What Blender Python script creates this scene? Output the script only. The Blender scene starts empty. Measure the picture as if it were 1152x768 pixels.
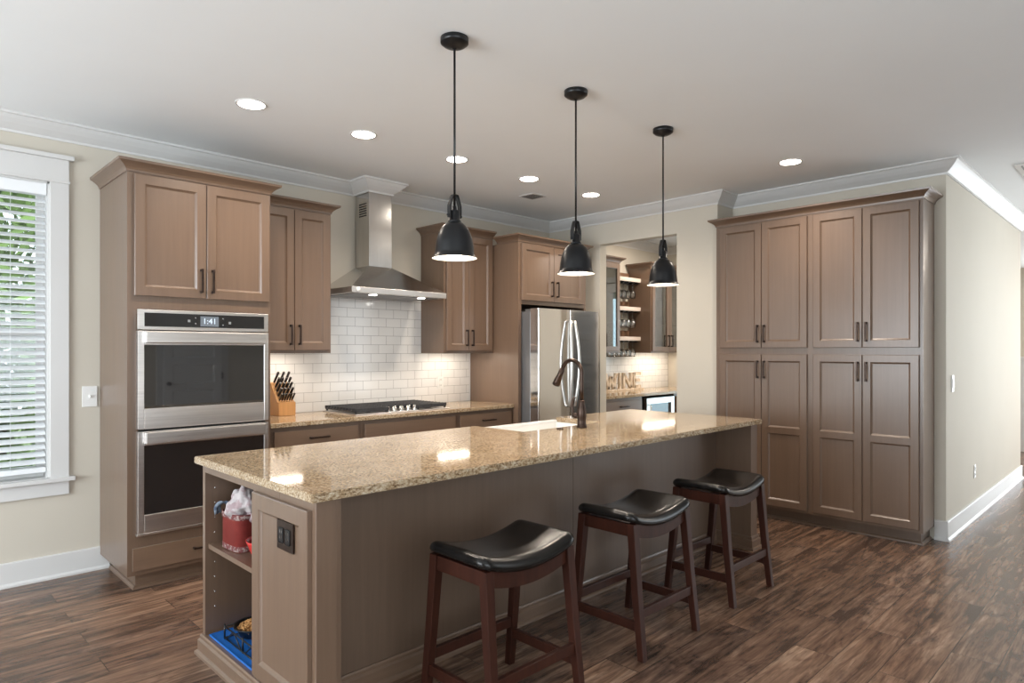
import bpy, bmesh, math, random
from mathutils import Vector, Matrix
random.seed(7)
PI = math.pi
sc = bpy.context.scene
COL = sc.collection

# ------------------------------------------------------------------ camera
cam_d = bpy.data.cameras.new('camera')
cam = bpy.data.objects.new('camera', cam_d)
COL.objects.link(cam)
cam.location = (0, 0, 1.43)
YAW = math.radians(45.351) - PI / 2
cam.rotation_euler = (PI / 2, 0, YAW)
cam_d.sensor_width = 36
cam_d.sensor_fit = 'HORIZONTAL'
cam_d.lens = 36 * 734.95 / 1152
cam_d.shift_y = 10 / 1152
cam_d.clip_start = 0.05
sc.camera = cam

# ------------------------------------------------------------------ look
vs = sc.view_settings
vs.view_transform = 'Standard'
vs.look = 'None'
vs.gamma = 1
vs.use_curve_mapping = False
vs.exposure = 0.06
sc.cycles.use_denoising = True
sc.cycles.denoising_prefilter = 'ACCURATE'
sc.cycles.max_bounces = 8
sc.cycles.diffuse_bounces = 4
sc.cycles.glossy_bounces = 4
sc.cycles.transmission_bounces = 6
sc.cycles.transparent_max_bounces = 12
sc.cycles.caustics_reflective = False
sc.cycles.caustics_refractive = False
sc.cycles.sample_clamp_indirect = 6

world = bpy.data.worlds.new('world')
sc.world = world
world.use_nodes = True
wb = world.node_tree.nodes['Background']
wb.inputs[0].default_value = (0.86, 0.94, 1.0, 1)
wb.inputs[1].default_value = 3.4


def area(name, loc, rot, sx, sy, power, color):
    d = bpy.data.lights.new(name, 'AREA')
    d.shape = 'RECTANGLE'
    d.size = sx
    d.size_y = sy
    d.energy = power
    d.color = color
    o = bpy.data.objects.new(name, d)
    COL.objects.link(o)
    o.location = loc
    o.rotation_euler = rot
    return o


# daylight set in the room's openings; the south pair are added fill
DAY = (0.88, 0.95, 1.0)
area('daylight_west', (-3.18, 2.6, 1.45), (0, -PI / 2, 0), 2.1, 3.4, 205, DAY)
area('fill_south', (0.2, -1.58, 1.45), (PI / 2, 0, 0), 3.6, 2.1, 28, DAY)  # added fill from behind the camera
area('fill_south_hall', (8.0, -1.58, 1.45), (PI / 2, 0, 0), 3.0, 2.1, 30, DAY)  # added, with its wall opening, to brighten the hall wall
area('daylight_hall', (14.26, 0.0, 1.35), (0, PI / 2, 0), 2.3, 2.0, 80, (0.90, 0.96, 1.0))
area('daylight_passage', (7.925, 3.62, 1.25), (0, PI / 2, 0), 1.9, 0.62, 11, (0.60, 0.86, 1.0))
area('passage_ceiling_lamp', (6.75, 4.0, 2.84), (0, 0, 0), 0.2, 0.2, 30, (1.0, 0.88, 0.76))  # added fill for the dark passage, no fixture
area('passage_fill_b', (6.9, 2.1, 2.84), (0, 0, 0), 0.2, 0.2, 38, (1.0, 0.90, 0.80))  # second added fill, lightens the passage's unlit end
area('hall_fill_a', (10.2, -0.6, 2.84), (0, 0, 0), 0.25, 0.25, 40, (1.0, 0.88, 0.76))  # added fill for the wall mirrored in the refrigerator, no fixture
area('hall_fill_b', (12.2, -0.6, 2.84), (0, 0, 0), 0.25, 0.25, 40, (1.0, 0.88, 0.76))  # added fill farther along the hall, also without a fixture
CAN_POWER = 23
PEND_POWER = 5
UNDER_POWER = 0.9
WARM = (1.0, 0.86, 0.72)


# ------------------------------------------------------------------ materials
class NT:
    def __init__(self, name):
        self.m = bpy.data.materials.new(name)
        self.m.use_nodes = True
        self.t = self.m.node_tree
        self.t.nodes.clear()
        self.out = self.n('ShaderNodeOutputMaterial')
        self.b = self.n('ShaderNodeBsdfPrincipled')
        self.link(self.b.outputs[0], self.out.inputs[0])

    def n(self, typ, **kw):
        x = self.t.nodes.new(typ)
        for k, v in kw.items():
            setattr(x, k, v)
        return x

    def link(self, a, b):
        self.t.links.new(a, b)

    def set(self, **kw):
        for k, v in kw.items():
            k = k.replace('_', ' ')
            for s in self.b.inputs:
                if s.name.lower() == k.lower():
                    s.default_value = (*v, 1) if isinstance(v, tuple) and len(v) == 3 else v
        return self

    def coords(self, scale=(1, 1, 1), rot=(0, 0, 0)):
        tc = self.n('ShaderNodeTexCoord')
        mp = self.n('ShaderNodeMapping')
        mp.inputs['Scale'].default_value = scale
        mp.inputs['Rotation'].default_value = rot
        self.link(tc.outputs['Object'], mp.inputs[0])
        return mp.outputs[0]

    def noise(self, vec, scale=1, detail=4, rough=0.5, dist=0.0):
        x = self.n('ShaderNodeTexNoise')
        x.inputs['Scale'].default_value = scale
        x.inputs['Detail'].default_value = detail
        x.inputs['Roughness'].default_value = rough
        x.inputs['Distortion'].default_value = dist
        self.link(vec, x.inputs['Vector'])
        return x.outputs['Fac']

    def ramp(self, fac, stops):
        r = self.n('ShaderNodeValToRGB')
        e = r.color_ramp.elements
        while len(e) < len(stops):
            e.new(0.5)
        for el, (p, c) in zip(e, stops):
            el.position = p
            el.color = (*c, 1)
        self.link(fac, r.inputs[0])
        return r.outputs[0]

    def mix(self, fac, a, b, typ='MIX'):
        x = self.n('ShaderNodeMix', data_type='RGBA', blend_type=typ)
        for s, v in ((x.inputs[0], fac), (x.inputs[6], a), (x.inputs[7], b)):
            if hasattr(v, 'is_output'):
                self.link(v, s)
            elif isinstance(v, tuple):
                s.default_value = (*v, 1)
            else:
                s.default_value = v
        return x.outputs[2]

    def color(self, sock):
        self.link(sock, self.b.inputs['Base Color'])

    def bump(self, h, strength=0.2, dist=0.01):
        x = self.n('ShaderNodeBump')
        x.inputs['Strength'].default_value = strength
        x.inputs['Distance'].default_value = dist
        self.link(h, x.inputs['Height'])
        self.link(x.outputs[0], self.b.inputs['Normal'])


def plain(name, col, rough=0.5, metal=0.0, var=0.06, vscale=6.0, **kw):
    k = NT(name)
    k.set(Roughness=rough, Metallic=metal, **kw)
    f = k.noise(k.coords((vscale,) * 3), 1, 3)
    lo = tuple(c * (1 - var) for c in col)
    hi = tuple(min(1, c * (1 + var)) for c in col)
    k.color(k.ramp(f, [(0.3, lo), (0.7, hi)]))
    return k.m


def wood(name, col, rough=0.38, scale=(46, 46, 1.8), var=0.075, blotch=0.07, coat=0.0):
    k = NT(name)
    k.set(Roughness=rough)
    if coat:
        k.set(Coat_Weight=coat, Coat_Roughness=0.27)
    g = k.noise(k.coords(scale), 1, 6, 0.65, 0.3)
    b = k.noise(k.coords((1.8, 1.8, 1.1)), 1, 2)
    lo = tuple(c * (1 - var) for c in col)
    hi = tuple(min(1, c * (1 + var)) for c in col)
    c1 = k.ramp(g, [(0.32, lo), (0.68, hi)])
    bl = k.ramp(b, [(0.3, (1 - blotch,) * 3), (0.7, (1 + blotch,) * 3)])
    k.color(k.mix(1.0, c1, bl, 'MULTIPLY'))
    k.bump(g, 0.05, 0.002)
    return k.m


def emit(name, col, strength):
    k = NT(name)
    k.set(Base_Color=(0.02, 0.02, 0.02), Emission_Color=col, Emission_Strength=strength)
    return k.m


def steel(name, col=(0.76, 0.73, 0.71), rough=0.30, stretch=(2, 2, 160)):
    k = NT(name)
    k.set(Metallic=1.0)
    g = k.noise(k.coords(stretch), 1, 2)
    k.color(k.ramp(g, [(0.3, tuple(c * 0.93 for c in col)), (0.7, tuple(min(1, c * 1.05) for c in col))]))
    r = k.n('ShaderNodeMapRange')
    r.inputs['To Min'].default_value = rough - 0.05
    r.inputs['To Max'].default_value = rough + 0.05
    k.link(g, r.inputs[0])
    k.link(r.outputs[0], k.b.inputs['Roughness'])
    return k.m


def glass(name, tint=(0.93, 0.97, 0.96), refl=0.10, rough=0.02):
    k = NT(name)
    k.t.nodes.remove(k.b)
    tr = k.n('ShaderNodeBsdfTransparent')
    tr.inputs[0].default_value = (*tint, 1)
    gl = k.n('ShaderNodeBsdfGlossy')
    gl.inputs['Roughness'].default_value = rough
    lw = k.n('ShaderNodeLayerWeight')
    lw.inputs[0].default_value = 0.35
    mr = k.n('ShaderNodeMapRange')
    mr.inputs['To Min'].default_value = refl
    mr.inputs['To Max'].default_value = 0.9
    k.link(lw.outputs['Fresnel'], mr.inputs[0])
    mx = k.n('ShaderNodeMixShader')
    k.link(mr.outputs[0], mx.inputs[0])
    k.link(tr.outputs[0], mx.inputs[1])
    k.link(gl.outputs[0], mx.inputs[2])
    k.link(mx.outputs[0], k.out.inputs[0])
    return k.m


def m_floor():
    k = NT('plank_floor')
    base = k.coords()
    br = k.n('ShaderNodeTexBrick')
    br.offset = 0.37
    br.offset_frequency = 2
    br.inputs['Color1'].default_value = (0, 0, 0, 1)
    br.inputs['Color2'].default_value = (1, 1, 1, 1)
    br.inputs['Mortar'].default_value = (0.5, 0.5, 0.5, 1)
    br.inputs['Scale'].default_value = 1
    br.inputs['Mortar Size'].default_value = 0.0016
    br.inputs['Brick Width'].default_value = 1.22
    br.inputs['Row Height'].default_value = 0.185
    k.link(base, br.inputs['Vector'])
    # break the grain at every plank
    sep = k.n('ShaderNodeVectorMath', operation='MULTIPLY_ADD')
    k.link(br.outputs['Color'], sep.inputs[0])
    sep.inputs[1].default_value = (7.3, 3.1, 11.7)
    k.link(base, sep.inputs[2])
    mp = k.n('ShaderNodeMapping')
    mp.inputs['Scale'].default_value = (1.3, 15, 6)
    k.link(sep.outputs[0], mp.inputs[0])
    grain = k.noise(mp.outputs[0], 1.0, 8, 0.68, 0.7)
    mp2 = k.n('ShaderNodeMapping')
    mp2.inputs['Scale'].default_value = (3.2, 7.0, 3)
    k.link(sep.outputs[0], mp2.inputs[0])
    cloud = k.noise(mp2.outputs[0], 1.0, 4, 0.6, 0.4)
    mp3 = k.n('ShaderNodeMapping')
    mp3.inputs['Scale'].default_value = (4, 62, 20)
    k.link(sep.outputs[0], mp3.inputs[0])
    fine = k.noise(mp3.outputs[0], 1.0, 5, 0.7, 0.4)
    c = k.ramp(grain, [(0.30, (0.046, 0.026, 0.018)), (0.43, (0.110, 0.064, 0.043)),
                       (0.55, (0.178, 0.109, 0.074)), (0.70, (0.310, 0.212, 0.152))])
    dark = k.ramp(cloud, [(0.34, (0.40, 0.40, 0.44)), (0.47, (0.95, 0.95, 0.95)), (0.75, (1.15, 1.12, 1.08))])
    c = k.mix(0.85, c, dark, 'MULTIPLY')
    fn = k.ramp(fine, [(0.36, (0.66, 0.65, 0.65)), (0.5, (1.0, 1.0, 1.0)), (0.66, (1.2, 1.2, 1.2))])
    c = k.mix(0.9, c, fn, 'MULTIPLY')
    # contour lines of a slow noise read as cathedral grain
    mp4 = k.n('ShaderNodeMapping')
    mp4.inputs['Scale'].default_value = (1.1, 6.0, 3)
    k.link(sep.outputs[0], mp4.inputs[0])
    slow = k.noise(mp4.outputs[0], 1.0, 3, 0.5, 0.5)
    mul = k.n('ShaderNodeMath', operation='MULTIPLY')
    mul.inputs[1].default_value = 64
    k.link(slow, mul.inputs[0])
    sn = k.n('ShaderNodeMath', operation='SINE')
    k.link(mul.outputs[0], sn.inputs[0])
    hf = k.n('ShaderNodeMath', operation='MULTIPLY_ADD')
    hf.inputs[1].default_value = 0.5
    hf.inputs[2].default_value = 0.5
    k.link(sn.outputs[0], hf.inputs[0])
    rings = k.ramp(hf.outputs[0], [(0.0, (0.58, 0.55, 0.55)), (0.35, (0.97, 0.97, 0.97)), (1.0, (1.1, 1.1, 1.1))])
    c = k.mix(0.5, c, rings, 'MULTIPLY')
    kn = k.n('ShaderNodeTexVoronoi')
    kn.inputs['Scale'].default_value = 1.0
    mp5 = k.n('ShaderNodeMapping')
    mp5.inputs['Scale'].default_value = (2.6, 5.2, 3)
    k.link(sep.outputs[0], mp5.inputs[0])
    k.link(mp5.outputs[0], kn.inputs['Vector'])
    knots = k.ramp(kn.outputs['Distance'], [(0.03, (0.25, 0.22, 0.22)), (0.16, (1, 1, 1))])
    c = k.mix(0.85, c, knots, 'MULTIPLY')
    tint = k.ramp(br.outputs['Color'], [(0.0, (0.80, 0.78, 0.80)), (0.5, (1, 1, 1)), (1.0, (1.22, 1.2, 1.18))])
    c = k.mix(1.0, c, tint, 'MULTIPLY')
    c = k.mix(br.outputs['Fac'], c, (0.02, 0.014, 0.012))
    k.color(c)
    k.set(Roughness=0.27, Specular_IOR_Level=0.42)
    h = k.mix(br.outputs['Fac'], grain, (0, 0, 0))
    k.bump(h, 0.05, 0.003)
    return k.m


def m_granite():
    k = NT('granite')
    v = k.coords((1, 1.7, 1.7))
    big = k.noise(v, 11, 5, 0.62, 0.8)
    mid = k.noise(v, 72, 5, 0.65, 0.3)
    c = k.ramp(mid, [(0.30, (0.07, 0.045, 0.030)), (0.40, (0.22, 0.150, 0.090)), (0.50, (0.39, 0.295, 0.195)),
                     (0.60, (0.50, 0.425, 0.32)), (0.72, (0.62, 0.57, 0.49))])
    c2 = k.ramp(big, [(0.33, (0.80, 0.70, 0.56)), (0.55, (1.0, 0.98, 0.94)), (0.72, (1.1, 1.1, 1.1))])
    c = k.mix(0.9, c, c2, 'MULTIPLY')
    vo = k.n('ShaderNodeTexVoronoi')
    vo.inputs['Scale'].default_value = 95
    k.link(v, vo.inputs['Vector'])
    sp = k.noise(v, 24, 4, 0.7)
    spm = k.ramp(sp, [(0.55, (0, 0, 0)), (0.62, (1, 1, 1))])
    vd = k.ramp(vo.outputs['Distance'], [(0.22, (1, 1, 1)), (0.42, (0, 0, 0))])
    f = k.mix(1.0, spm, vd, 'MULTIPLY')
    c = k.mix(f, c, (0.055, 0.04, 0.032))
    k.color(c)
    k.set(Roughness=0.07, Specular_IOR_Level=0.5)
    return k.m


def m_tile():
    k = NT('subway_tile')
    tc = k.n('ShaderNodeTexCoord')
    sp = k.n('ShaderNodeSeparateXYZ')
    k.link(tc.outputs['Object'], sp.inputs[0])
    cb = k.n('ShaderNodeCombineXYZ')
    k.link(sp.outputs['X'], cb.inputs[0])
    k.link(sp.outputs['Z'], cb.inputs[1])
    br = k.n('ShaderNodeTexBrick')
    br.offset = 0.5
    br.inputs['Color1'].default_value = (0.72, 0.71, 0.69, 1)
    br.inputs['Color2'].default_value = (0.76, 0.75, 0.73, 1)
    br.inputs['Mortar'].default_value = (0.28, 0.27, 0.26, 1)
    br.inputs['Scale'].default_value = 1
    br.inputs['Mortar Size'].default_value = 0.0014
    br.inputs['Mortar Smooth'].default_value = 0.1
    br.inputs['Brick Width'].default_value = 0.157
    br.inputs['Row Height'].default_value = 0.0785
    k.link(cb.outputs[0], br.inputs['Vector'])
    k.color(br.outputs['Color'])
    inv = k.n('ShaderNodeMath', operation='SUBTRACT')
    inv.inputs[0].default_value = 1
    k.link(br.outputs['Fac'], inv.inputs[1])
    k.bump(inv.outputs[0], 0.35, 0.002)
    k.set(Roughness=0.12)
    return k.m


def m_leather():
    k = NT('black_leather')
    v = k.coords()
    n = k.noise(v, 260, 3)
    w = k.noise(v, 14, 4, 0.6)
    k.color(k.ramp(w, [(0.35, (0.005, 0.0048, 0.0047)), (0.75, (0.014, 0.012, 0.011))]))
    k.bump(n, 0.12, 0.002)
    k.set(Roughness=0.22, Specular_IOR_Level=0.30)
    return k.m


def m_weathered():
    k = NT('weathered_wood')
    n = k.noise(k.coords((14, 14, 3)), 3, 6, 0.7)
    k.color(k.ramp(n, [(0.3, (0.30, 0.19, 0.11)), (0.46, (0.58, 0.45, 0.32)), (0.62, (0.78, 0.69, 0.57))]))
    k.set(Roughness=0.7)
    return k.m


def m_canister():
    k = NT('red_tin')
    n = k.noise(k.coords((30, 30, 30)), 1, 5, 0.7)
    k.color(k.ramp(n, [(0.3, (0.165, 0.022, 0.020)), (0.66, (0.205, 0.032, 0.027)), (0.74, (0.30, 0.13, 0.11))]))
    k.set(Roughness=0.42)
    return k.m


def m_cloth(name, a, b, s=28):
    k = NT(name)
    n = k.noise(k.coords((s, s, s)), 1, 3, 0.5)
    k.color(k.ramp(n, [(0.42, a), (0.52, b)]))
    k.set(Roughness=0.95)
    return k.m


M = {}
M['wall'] = plain('wall_paint', (0.575, 0.532, 0.455), 0.75, 0, 0.015, 2)
M['ceil'] = plain('ceiling_paint', (0.85, 0.872, 0.882), 0.85, 0, 0.01, 2)
M['trim'] = plain('trim_paint', (0.64, 0.635, 0.625), 0.38, 0, 0.01, 3)
M['floor'] = m_floor()
M['gran'] = m_granite()
M['tile'] = m_tile()
M['cab'] = wood('taupe_cabinet_wood', (0.146, 0.091, 0.059), 0.40, coat=0.7)
M['cabh'] = wood('taupe_cabinet_wood_across', (0.146, 0.091, 0.059), 0.40, scale=(1.8, 46, 46), coat=0.7)
M['cabshade'] = wood('taupe_cabinet_wood_shaded', (0.124, 0.081, 0.055), 0.40, coat=0.4)  # darker copy of the cabinet wood, overhang shade put into its colour
M['stoolw'] = wood('dark_red_wood', (0.036, 0.011, 0.0065), 0.36, (30, 30, 4), 0.3, 0.2)
M['stoolw'].node_tree.nodes['Principled BSDF'].inputs['Specular IOR Level'].default_value = 0.3
M['block'] = wood('knife_block_beech', (0.52, 0.27, 0.10), 0.4, (40, 40, 3), 0.12)
M['bronze'] = plain('dark_bronze', (0.048, 0.031, 0.024), 0.33, 0.8, 0.25, 20)
M['black'] = plain('black_metal', (0.008, 0.0085, 0.010), 0.33, 0.3, 0.2, 20)
M['iron'] = plain('cast_iron', (0.040, 0.040, 0.043), 0.42, 0.3, 0.3, 60)
M['steel'] = steel('brushed_steel')
M['steelr'] = steel('satin_steel', (0.60, 0.585, 0.565), 0.40)
M['steelx'] = steel('brushed_steel_vertical', (0.60, 0.585, 0.565), 0.2, (120, 120, 2))
M['fridge'] = plain('fridge_steel', (0.72, 0.71, 0.695), 0.07, 1.0, 0.01, 2)
M['fridgeside'] = plain('fridge_side_grey', (0.20, 0.20, 0.205), 0.35, 0.6, 0.03)
M['chrome'] = plain('bright_metal', (0.75, 0.74, 0.72), 0.12, 1.0, 0.03)
M['satin'] = plain('satin_metal', (0.70, 0.69, 0.67), 0.33, 1.0, 0.02)
M['ovenglass'] = plain('oven_black_glass', (0.012, 0.012, 0.013), 0.03, 0, 0.05, 3, IOR=2.1)
M['panelglass'] = plain('panel_black_glass', (0.016, 0.016, 0.017), 0.06, 0, 0.05, 3, Specular_IOR_Level=0.7)
M['dark'] = plain('dark_cavity', (0.012, 0.011, 0.010), 0.8)
M['white'] = plain('white_enamel', (0.82, 0.82, 0.80), 0.15, 0, 0.01)
M['plastic'] = plain('white_plastic', (0.78, 0.78, 0.76), 0.35, 0, 0.01)
M['blind'] = plain('white_blind', (0.84, 0.86, 0.88), 0.45, 0, 0.01)
M['handle'] = plain('knife_handle_black', (0.016, 0.013, 0.012), 0.35, 0, 0.2, 30)
M['leather'] = m_leather()
M['glass'] = glass('cabinet_glass', (0.93, 0.97, 0.96), 0.17)
M['crystal'] = glass('wine_glass', (0.98, 0.985, 0.985), 0.10)
M['window'] = glass('window_glass', (0.95, 0.98, 0.98), 0.04)
M['weather'] = m_weathered()
M['shelfw'] = wood('whitewashed_shelf_wood', (0.50, 0.43, 0.37), 0.6, (2, 30, 30), 0.3, 0.15)
M['brownw'] = wood('brown_shelf_wood', (0.20, 0.11, 0.065), 0.5, (2, 30, 30), 0.25, 0.15)
M['tin'] = m_canister()
M['redbowl'] = plain('red_melamine', (0.50, 0.03, 0.028), 0.25, 0, 0.04)
M['cloth'] = m_cloth('patterned_cloth', (0.33, 0.25, 0.26), (0.46, 0.42, 0.42), 30)
M['blue_cloth'] = m_cloth('blue_grey_cloth', (0.055, 0.075, 0.11), (0.15, 0.18, 0.22), 26)
M['trimcloth'] = m_cloth('tin_band_print', (0.30, 0.23, 0.21), (0.13, 0.035, 0.035), 75)
M['mat'] = plain('blue_mat', (0.008, 0.115, 0.42), 0.55, 0, 0.08, 20)
M['kibble'] = plain('kibble', (0.42, 0.21, 0.07), 0.7, 0, 0.35, 60)
M['can'] = emit('can_light_lens', (1.0, 0.90, 0.78), 30)
M['bulb'] = emit('bulb_glow', (1.0, 0.86, 0.68), 26)
M['ledstrip'] = emit('led_strip', (1.0, 0.86, 0.70), 22)
M['hoodlight'] = emit('hood_light', (1.0, 0.95, 0.88), 18)
M['screen'] = emit('oven_clock_screen', (0.35, 0.41, 0.47), 0.45)
M['digit'] = emit('oven_clock_digits', (0.75, 0.86, 1.0), 1.3)
M['shadein'] = plain('shade_white_inside', (0.85, 0.83, 0.78), 0.5, 0, 0.01)
M['leaf'] = plain('leaf_green', (0.16, 0.24, 0.06), 0.6, 0, 0.6, 1.5)
M['bark'] = wood('tree_bark', (0.10, 0.075, 0.05), 0.9)
M['lawn'] = plain('lawn', (0.12, 0.17, 0.05), 0.9, 0, 0.4, 4)
M['doorw'] = plain('door_paint', (0.70, 0.70, 0.69), 0.4, 0, 0.01)
M['doorgrey'] = plain('grey_door_paint', (0.085, 0.097, 0.115), 0.4, 0, 0.02)


# ------------------------------------------------------------------ mesh helpers
ORG = {}


def tag(o, label=None, cat=None, group=None, kind=None):
    for k, v in (('label', label), ('category', cat), ('group', group), ('kind', kind)):
        if v:
            o[k] = v
    return o


def thing(name, label, cat, loc=(0, 0, 0), group=None):
    o = bpy.data.objects.new(name, None)
    o.empty_display_size = 0.05
    COL.objects.link(o)
    o.location = loc
    ORG[o.name] = Vector(loc)
    return tag(o, label, cat, group)


def mY(Yf):
    return lambda s, n, z: (s, Yf - n, z)


def mX(Xf):
    return lambda s, n, z: (Xf - n, s, z)


def mYp(Yf):  # faces +Y
    return lambda s, n, z: (s, Yf + n, z)


ID = lambda x, y, z: (x, y, z)


class MB:
    def __init__(self):
        self.bm = bmesh.new()

    def quad(self, pts):
        vs_ = [self.bm.verts.new(p) for p in pts]
        try:
            return self.bm.faces.new(vs_)
        except ValueError:
            return None

    def box(self, x0, x1, y0, y1, z0, z1, bev=0.0, mp=ID, seg=2):
        vs_ = [self.bm.verts.new(mp(x, y, z)) for x in (x0, x1) for y in (y0, y1) for z in (z0, z1)]
        fs = [self.bm.faces.new([vs_[i] for i in f]) for f in
              ((0, 1, 3, 2), (4, 6, 7, 5), (0, 4, 5, 1), (2, 3, 7, 6), (0, 2, 6, 4), (1, 5, 7, 3))]
        if bev > 0:
            es = list({e for f in fs for e in f.edges})
            bmesh.ops.bevel(self.bm, geom=es, offset=bev, segments=seg, affect='EDGES', profile=0.5)
        return self

    def hexa(self, bot, top):
        b = [self.bm.verts.new(p) for p in bot]
        t = [self.bm.verts.new(p) for p in top]
        n = len(b)
        self.bm.faces.new(b[::-1])
        self.bm.faces.new(t)
        for i in range(n):
            j = (i + 1) % n
            self.bm.faces.new((b[i], b[j], t[j], t[i]))
        return self

    def prism(self, poly, a, b, mp):
        """poly of 2D (p,q); extruded between a and b: mp(p,q,h)"""
        return self.hexa([mp(p, q, a) for p, q in poly], [mp(p, q, b) for p, q in poly])

    def lathe(self, prof, c=(0, 0, 0), seg=32, rot=None, cap0=False, cap1=False):
        rings = []
        for r, z in prof:
            ring = []
            for i in range(seg):
                a = 2 * PI * i / seg
                v = Vector((r * math.cos(a), r * math.sin(a), z))
                if rot:
                    v = rot @ v
                ring.append(self.bm.verts.new(v + Vector(c)))
            rings.append(ring)
        for r0, r1 in zip(rings, rings[1:]):
            for i in range(seg):
                j = (i + 1) % seg
                f = self.bm.faces.new((r0[i], r0[j], r1[j], r1[i]))
                f.smooth = True
        if cap0:
            self.bm.faces.new(rings[0][::-1])
        if cap1:
            self.bm.faces.new(rings[-1])
        return self

    def tube(self, pts, rad, seg=10, caps=True):
        pts = [Vector(p) for p in pts]
        n = len(pts)
        rads = rad if isinstance(rad, (list, tuple)) else [rad] * n
        rings = []
        up = None
        for i, p in enumerate(pts):
            d = (pts[min(i + 1, n - 1)] - pts[max(i - 1, 0)]).normalized()
            if up is None:
                up = d.orthogonal().normalized()
            up = (up - d * up.dot(d)).normalized()
            w = d.cross(up)
            rings.append([self.bm.verts.new(p + (up * math.cos(2 * PI * k / seg) + w * math.sin(2 * PI * k / seg)) * rads[i])
                          for k in range(seg)])
        for r0, r1 in zip(rings, rings[1:]):
            for k in range(seg):
                j = (k + 1) % seg
                f = self.bm.faces.new((r0[k], r0[j], r1[j], r1[k]))
                f.smooth = True
        if caps:
            self.bm.faces.new(rings[0][::-1])
            self.bm.faces.new(rings[-1])
        return self

    def sweep(self, path, prof, side=-1, caps=True):
        P = [Vector(p) for p in path]
        n = len(P)

        def nrm(d):
            return Vector((-d.y, d.x)) * side
        rows = []
        for i in range(n):
            d0 = (P[i] - P[i - 1]).normalized() if i > 0 else None
            d1 = (P[i + 1] - P[i]).normalized() if i < n - 1 else None
            if d0 is None:
                m = nrm(d1)
            elif d1 is None:
                m = nrm(d0)
            else:
                a, b = nrm(d0), nrm(d1)
                m = (a + b) / (1 + a.dot(b))
            rows.append([self.bm.verts.new((P[i].x + m.x * o, P[i].y + m.y * o, z)) for o, z in prof])
        for r0, r1 in zip(rows, rows[1:]):
            for k in range(len(prof)):
                j = (k + 1) % len(prof)
                self.bm.faces.new((r0[k], r0[j], r1[j], r1[k]))
        if caps:
            self.bm.faces.new(rows[0][::-1])
            self.bm.faces.new(rows[-1])
        return self

    def panel_door(self, mp, s0, s1, z0, z1, th=0.02, fw=0.055, panels=None, n0=0.0, glassy=False, bv=0.013, dp=0.012):
        """frame-and-panel front; panels = list of (z0,z1) openings"""
        if panels is None:
            panels = [(z0 + fw, z1 - fw)]
        t = n0 + th
        c = 0.003
        q = lambda pts: self.quad([mp(*p) for p in pts])
        a0, a1 = s0 + fw, s1 - fw
        q([(s0, n0, z0), (s0, n0, z1), (s1, n0, z1), (s1, n0, z0)]) if not glassy else None
        # sides with a small eased edge
        o = [(s0, z0), (s1, z0), (s1, z1), (s0, z1)]
        i_ = [(s0 + c, z0 + c), (s1 - c, z0 + c), (s1 - c, z1 - c), (s0 + c, z1 - c)]
        for k in range(4):
            j = (k + 1) % 4
            q([(o[k][0], n0, o[k][1]), (o[j][0], n0, o[j][1]), (o[j][0], t - c, o[j][1]), (o[k][0], t - c, o[k][1])])
            q([(o[k][0], t - c, o[k][1]), (o[j][0], t - c, o[j][1]), (i_[j][0], t, i_[j][1]), (i_[k][0], t, i_[k][1])])
        q([(s0 + c, t, z0 + c), (a0, t, z0 + c), (a0, t, z1 - c), (s0 + c, t, z1 - c)])
        q([(a1, t, z0 + c), (s1 - c, t, z0 + c), (s1 - c, t, z1 - c), (a1, t, z1 - c)])
        edges = [z0 + c] + [e for p in panels for e in p] + [z1 - c]
        for k in range(0, len(edges), 2):
            q([(a0, t, edges[k]), (a1, t, edges[k]), (a1, t, edges[k + 1]), (a0, t, edges[k + 1])])
        for p0, p1 in panels:
            if glassy:
                A = [(a0, p0), (a1, p0), (a1, p1), (a0, p1)]
                for k in range(4):
                    j = (k + 1) % 4
                    q([(A[k][0], t, A[k][1]), (A[j][0], t, A[j][1]), (A[j][0], n0, A[j][1]), (A[k][0], n0, A[k][1])])
                q([(s0, n0, z0), (a0, n0, z0), (a0, n0, z1), (s0, n0, z1)])
                q([(a1, n0, z0), (s1, n0, z0), (s1, n0, z1), (a1, n0, z1)])
                q([(a0, n0, z0), (a1, n0, z0), (a1, n0, p0), (a0, n0, p0)])
                q([(a0, n0, p1), (a1, n0, p1), (a1, n0, z1), (a0, n0, z1)])
                continue
            A = [(a0, p0), (a1, p0), (a1, p1), (a0, p1)]
            b1 = bv * 0.45
            B = [(a0 + b1, p0 + b1), (a1 - b1, p0 + b1), (a1 - b1, p1 - b1), (a0 + b1, p1 - b1)]
            C = [(a0 + bv, p0 + bv), (a1 - bv, p0 + bv), (a1 - bv, p1 - bv), (a0 + bv, p1 - bv)]
            for k in range(4):
                j = (k + 1) % 4
                q([(A[k][0], t, A[k][1]), (A[j][0], t, A[j][1]), (B[j][0], t - dp * 0.55, B[j][1]), (B[k][0], t - dp * 0.55, B[k][1])])
                q([(B[k][0], t - dp * 0.55, B[k][1]), (B[j][0], t - dp * 0.55, B[j][1]), (C[j][0], t - dp, C[j][1]), (C[k][0], t - dp, C[k][1])])
            q([(x, t - dp, z) for x, z in C])
        return self

    def build(self, name, mat, parent=None, org=None, smooth=False, rec=True):
        bm = self.bm
        bmesh.ops.remove_doubles(bm, verts=bm.verts, dist=1e-5)
        if rec:
            bmesh.ops.recalc_face_normals(bm, faces=bm.faces)
        if org is None:
            if parent is not None:
                org = ORG[parent.name]
            else:
                xs = [v.co for v in bm.verts]
                mn = [min(v[i] for v in xs) for i in range(3)]
                mx = [max(v[i] for v in xs) for i in range(3)]
                org = Vector(((mn[0] + mx[0]) / 2, (mn[1] + mx[1]) / 2, mn[2]))
        org = Vector(org)
        bmesh.ops.translate(bm, verts=bm.verts, vec=-org)
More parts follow.
